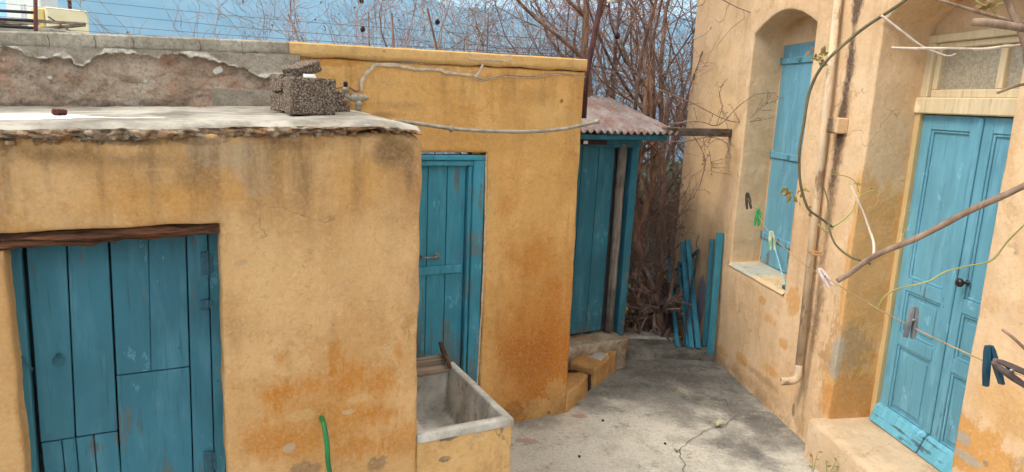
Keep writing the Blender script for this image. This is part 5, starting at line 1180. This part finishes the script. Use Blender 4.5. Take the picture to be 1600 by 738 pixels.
peg(1206, 376, .05, .10, 'white and green clothes peg on the line in front of the shutter', pw('pale_plastic', srgb(200, 200, 176), srgb(96, 150, 108)), M_SPR)
peg(1289, 434, .55, .072, 'pinkish white clothes peg on the line beside the drainpipe', pw('pink_white_plastic', srgb(228, 206, 198), srgb(200, 176, 170)), M_SPR)
peg(1425, 504, -.18, .070, 'grey wooden clothes peg on the line in front of the double door', pw('peg_grey_wood', srgb(120, 122, 124), srgb(82, 82, 84), .9), M_SPR)
peg(1549, 571, .12, .076, 'big dark teal clothes peg on the line near the right edge', pw('teal_plastic', srgb(30, 72, 88), srgb(20, 52, 66), .35), M_SPR, open_=.2)
peg(1582, 581, 1.05, .078, 'weathered dark wooden clothes peg hanging slantwise at the right edge', pw('peg_dark_wood', srgb(110, 92, 88), srgb(70, 56, 54), .9), M_SPR, open_=.12)
# cut branches and green shoots of the pergola vine
M_CUT = bark('vine_wood', srgb(158, 132, 112), srgb(108, 84, 70), 20); M_WHT = bark('dry_shoot', srgb(222, 204, 186), srgb(178, 156, 138)); M_GST = simple('green_stem', srgb(112, 100, 68), srgb(78, 70, 48), 8, .6); M_GST2 = simple('green_tendril', srgb(168, 160, 92), srgb(136, 126, 70), 8, .6)
def to_wall(l, x, z, first=False):
    e = HOU.wor(x, -.005, z); a = l[0] if first else l[-1]; q = [a.lerp(e, t) for t in (.05, .13, .26, .45, .7, 1.0)]
    return q[::-1] + l if first else l + q
def wp(l, d0, d1): n = len(l); return [dep(x, y, d0 + (d1 - d0) * k / max(1, n - 1)) for k, (x, y) in enumerate(l)]
b1 = wp([(1308, 441), (1345, 415), (1385, 393), (1450, 363), (1520, 328), (1600, 291), (1690, 250)], 1.95, 1.6); b1 = to_wall(b1, 4.75, 3.35)
w1 = wp([(1366, 403), (1366, 380), (1358, 357), (1346, 325), (1330, 289)], 1.88, 1.95)
s1 = wp([(1361, 413), (1327, 401), (1305, 381), (1296, 352), (1294, 315), (1283, 284)], 1.89, 1.98)
vine('cut_branch', 'long cut brown vine branch slanting across the double door', 'branch', [(b1, (.0075, .0098), 'branch'), (w1, (.0038, .0024), 'dry_shoot'), (s1, (.0032, .0018), 'side_shoot')], {'branch': M_CUT, 'dry_shoot': M_WHT, 'side_shoot': M_GST}, b1[0], 'vine branches hanging in front of the house', n=10)
b2 = wp([(1480, -50), (1412, 2), (1342, 50), (1291, 95), (1268, 135), (1256, 190), (1249, 240), (1249, 286), (1261, 323), (1280, 340), (1300, 355)], 1.9, 2.05); b2 = to_wall(b2, 4.4, 3.6, True)
t2 = wp([(1300, 355), (1317, 344), (1332, 329), (1341, 308), (1366, 297)], 2.05, 2.05); t3 = wp([(1341, 300), (1337, 286), (1322, 276), (1297, 272)], 2.05, 2.08)
vine('green_shoot', 'curved green vine shoot with opening buds hanging in front of the window', 'vine', [(b2, (.0054, .0036), 'stem'), (t2, (.0028, .0015), 'side_shoot'), (t3, (.002, .0012), 'side_shoot'), (wp([(1278, 350), (1290, 362), (1302, 356)], 2.04, 2.04), (.003, .002), 'side_shoot')], {'stem': M_GST, 'side_shoot': M_GST2}, b2[7], 'vine branches hanging in front of the house',
     [(dep(1278, 90, 1.98), .028, 9), (dep(1272, 84, 1.98), .024, 5), (dep(1285, 100, 1.98), .022, 5), (dep(1238, 300, 2.05), .032, 6), (dep(1248, 310, 2.05), .024, 4), (dep(1264, 328, 2.05), .02, 3), (dep(1366, 297, 2.05), .016, 2), (dep(1338, 284, 2.05), .016, 3)], pw('opening_leaf', srgb(140, 132, 60), srgb(128, 76, 56), .6), n=9)
b3 = wp([(1690, 300), (1630, 320), (1600, 352), (1576, 377), (1549, 408), (1512, 417), (1478, 425), (1449, 440), (1405, 450), (1382, 464), (1372, 481)], 1.5, 1.6); b3 = to_wall(b3, 4.95, 3.0, True)
vine('tendril', 'thin yellow green tendril crossing the double door below its knob', 'vine', [(b3, (.0026, .0016), 'stem')], M_GST2, b3[8], 'vine branches hanging in front of the house')
b4 = wp([(1519, 37), (1550, 38), (1600, 42), (1690, 48)], 1.5, 1.45); b4 = to_wall(b4, 5.0, 3.05); vine('cut_branch', 'stubby thick cut branch end at the upper right edge', 'branch', [(b4, (.0085, .0095), 'branch')], M_CUT, b4[0], 'vine branches hanging in front of the house', n=10)
b5 = wp([(1394, 74), (1430, 76), (1470, 76), (1530, 77), (1565, 73), (1620, 68), (1690, 60)], 1.7, 1.6); b5 = to_wall(b5, 4.7, 3.15); vine('dry_twig', 'pale dry twig lying level across the transom window', 'twig', [(b5, (.003, .004), 'twig')], M_WHT, b5[0], 'vine branches hanging in front of the house')
b6 = wp([(1376, 24), (1400, 42), (1440, 72), (1462, 82), (1482, 88), (1494, 84)], 1.85, 1.8); vine('dry_twig', 'thin curling pale twig hanging at the left of the transom window', 'twig', [(b6, (.0034, .0016), 'twig')], M_WHT, b6[0], 'vine branches hanging in front of the house')
b7 = wp([(1440, -12), (1466, 0), (1520, 17), (1560, 27), (1620, 42), (1690, 60)], 1.7, 1.6); b7 = to_wall(b7, 4.6, 2.95); b8 = wp([(1500, -20), (1530, 5), (1548, 8), (1580, 2)], 1.7, 1.7)
vine('dry_twig', 'long thin twig with small leaves along the top right corner', 'twig', [(b7, (.0035, .0055), 'twig'), (b8, (.003, .002), 'side_shoot')], {'twig': M_CUT, 'side_shoot': M_GST2}, b7[1], 'vine branches hanging in front of the house', [(dep(1540, 12, 1.7), .03, 7), (dep(1552, 3, 1.7), .03, 5), (dep(1475, 10, 1.7), .016, 3)], bpy.data.materials['opening_leaf'])
b9 = wp([(1572, -30), (1580, 12), (1590, 40), (1600, 75), (1616, 120)], 1.55, 1.55); b9 = to_wall(b9, 4.8, 4.0, True); b9 = to_wall(b9, 5.05, 2.6); vine('vine_cane', 'brown vine cane with knots going down the upper right edge', 'vine', [(b9, (.0085, .006), 'cane')], M_CUT, b9[7], 'vine branches hanging in front of the house')
b10 = wp([(1559, 145), (1580, 137), (1600, 132), (1680, 118)], 1.6, 1.5); b10 = to_wall(b10, 4.85, 3.0); vine('dry_twig', 'short grey twig poking in right of the transom window', 'twig', [(b10, (.003, .004), 'twig')], M_CUT, b10[0], 'vine branches hanging in front of the house')
b11 = wp([(1566, 516), (1582, 528), (1600, 545), (1660, 600)], 1.3, 1.2); b11 = to_wall(b11, 5.1, 2.0); vine('dry_twig', 'short brown twig poking in above the teal clothes peg', 'twig', [(b11, (.0028, .003), 'twig')], M_CUT, b11[0], 'vine branches hanging in front of the house')

# ================================================================== far left: neighbour house, railing, wires
q0 = dep(75, 50, 15.0); q1 = dep(140, 50, 15.6); top = dep(75, 11, 15.0).z; ang = math.atan2(q1.y - q0.y, q1.x - q0.x); NF = Frame((q0.x, q0.y, terr_h(q0.x, q0.y)), ang); W_ = (q1 - q0).length; b_ = NF.o.z
NH = thing('neighbour_house', 'distant cream plastered house end with taller white part above the stone wall', 'house', NF)
M_NC = simple('cream_render', srgb(240, 226, 188), srgb(230, 212, 170), 2, .9); M_NY = simple('cream_render_shaded', srgb(232, 210, 140), srgb(222, 198, 126), 2, .9); M_NW = simple('white_render', (.8, .79, .76), (.74, .73, .7), 2, .9)  # yellower copy of the cream puts the side wall's shade into its colour
g = Geo(); g.box(0, W_, 0, 1.2, 0, top - b_); g.build('wall', M_NC, NH, bevel=.03)
sp2 = NF.at(57, 14, -.0)[0]; g = Geo(); g.box(sp2, -.002, .1, .4, 0, top - b_ - .03); g.build('side_wall', M_NY, NH, bevel=.03)
g = Geo(); g.box(NF.at(62, 5, 3.2)[0], NF.at(91, 5, 3.2)[0], 3.2, 6, 0, top - b_ + 2.2); g.build('tower', M_NW, NH, bevel=.03)
g = Geo(); p = NF.at3(110, 12, .3); g.box(p.x - .03, p.x + .03, .3, .36, top - b_ - .1, top - b_ + 1.0); g.build('chimney_pipe', bpy.data.materials['rusted_iron'], NH)
g = Geo(); pz = [NF.at3(75, 26, -.012), NF.at3(112, 50, -.012)]; g.tube(pz, .012, 6); g.build('cable', bpy.data.materials['rusted_iron'], NH)
rl = dep(56, 50, 10.5); RA = thing('railing', 'dark iron railing with one rusty post in front of the neighbour house', 'railing', None, (rl.x, rl.y, terr_h(rl.x, rl.y)))
ro = Vector(RA.location); M_DI = simple('dark_iron', srgb(44, 46, 58), srgb(36, 36, 44), 8, .6, .4)
g = Geo(); tp = dep(55, -25, 10.5); g.tube([Vector((rl.x, rl.y, ro.z)) - ro, rl - ro, tp - ro], .028, 10); g.build('post', simple('rust_red_iron', srgb(110, 58, 58), srgb(70, 44, 48), 10, .8), RA, True)
for ya, yb in ((16, 20), (30, 33), (41, 44)):
    g = Geo(); a = dep(-260, ya - 14, 11.5); b = dep(55, yb, 10.5); g.tube([a - ro, b - ro], .022, 8); g.build('rail', M_DI, RA, True)
# stack of old timbers behind the railing
tb = dep(20, 42, 13); TBo = Vector((tb.x, tb.y, terr_h(tb.x, tb.y)))
NB = thing('terrace_block', 'grey terrace block with loose timbers on top behind the iron railing', 'terrace', None, tuple(TBo))
g = Geo(); z1 = dep(20, 44, 13).z - TBo.z; g.box(-6, 1.05, -.5, 3, 0, z1); g.build('wall', M_CEM.m, NB, bevel=.03)
R = random.Random(2)
for k in range(7):
    g = Geo(); x = R.uniform(-1.4, .5); y = R.uniform(-.2, .8); g.bar((x - R.uniform(.5, .8), y, z1 + .04 + .05 * k * .5), (x + R.uniform(.3, .6), y + R.uniform(-.4, .4), z1 + .10 + R.uniform(0, .12)), .12, .05, (0, 1, 0)); g.build('timber', M_GREYW, NB, bevel=.005)
for dx in (.25, .45):
    p = dep(30 + dx * 22, 30, 13.5); g = Geo(); g.tube([p - TBo - Vector((0, 0, .5)), p - TBo + Vector((0, 0, .28))], .03, 6); g.build('pole', M_NW, NB)
# wires of the vine trellis
wl = ['uppermost wire crossing the sky above the stone wall', 'second wire from the top crossing above the stone wall', 'third wire from the top, starting at the rusty railing post', 'lowest wire just above the cement coping']
ed = dep(900, 60, 8.6)
for i, (ya, yb) in enumerate(((-13, 28), (5, 45), (26, 58), (40, 66))):
    a = dep(0, ya, 10.8); b = dep(400, yb, 9.6); c = dep(905, yb + (yb - ya) * .9, 8.6); g = Geo(); g.tube(smooth_path([a, b, c], 8), .0035, 5); o = g.build('wire', simple('trellis_wire', srgb(92, 104, 120), srgb(70, 80, 92)) if 'trellis_wire' not in bpy.data.materials else bpy.data.materials['trellis_wire'], None, True, org=a); props(o, wl[i], 'wire', 'trellis wires above the stone wall')

# ================================================================== haze: the air between here and the mountain
hz_ = bpy.data.materials.new('air'); hz_.use_nodes = True; hz_.cycles.homogeneous_volume = True; nt = hz_.node_tree; nt.nodes.remove(nt.nodes['Principled BSDF'])
pv = nt.nodes.new('ShaderNodeVolumePrincipled'); pv.inputs['Density'].default_value = 0.00052; pv.inputs['Color'].default_value = (0.40, 0.70, 0.97, 1); pv.inputs['Anisotropy'].default_value = 0.0
nt.links.new(pv.outputs[0], nt.nodes['Material Output'].inputs['Volume'])
g = Geo(); g.box(-5200, 5200, -4200, 5200, -150, 480); props(g.build('haze', hz_), kind='stuff')
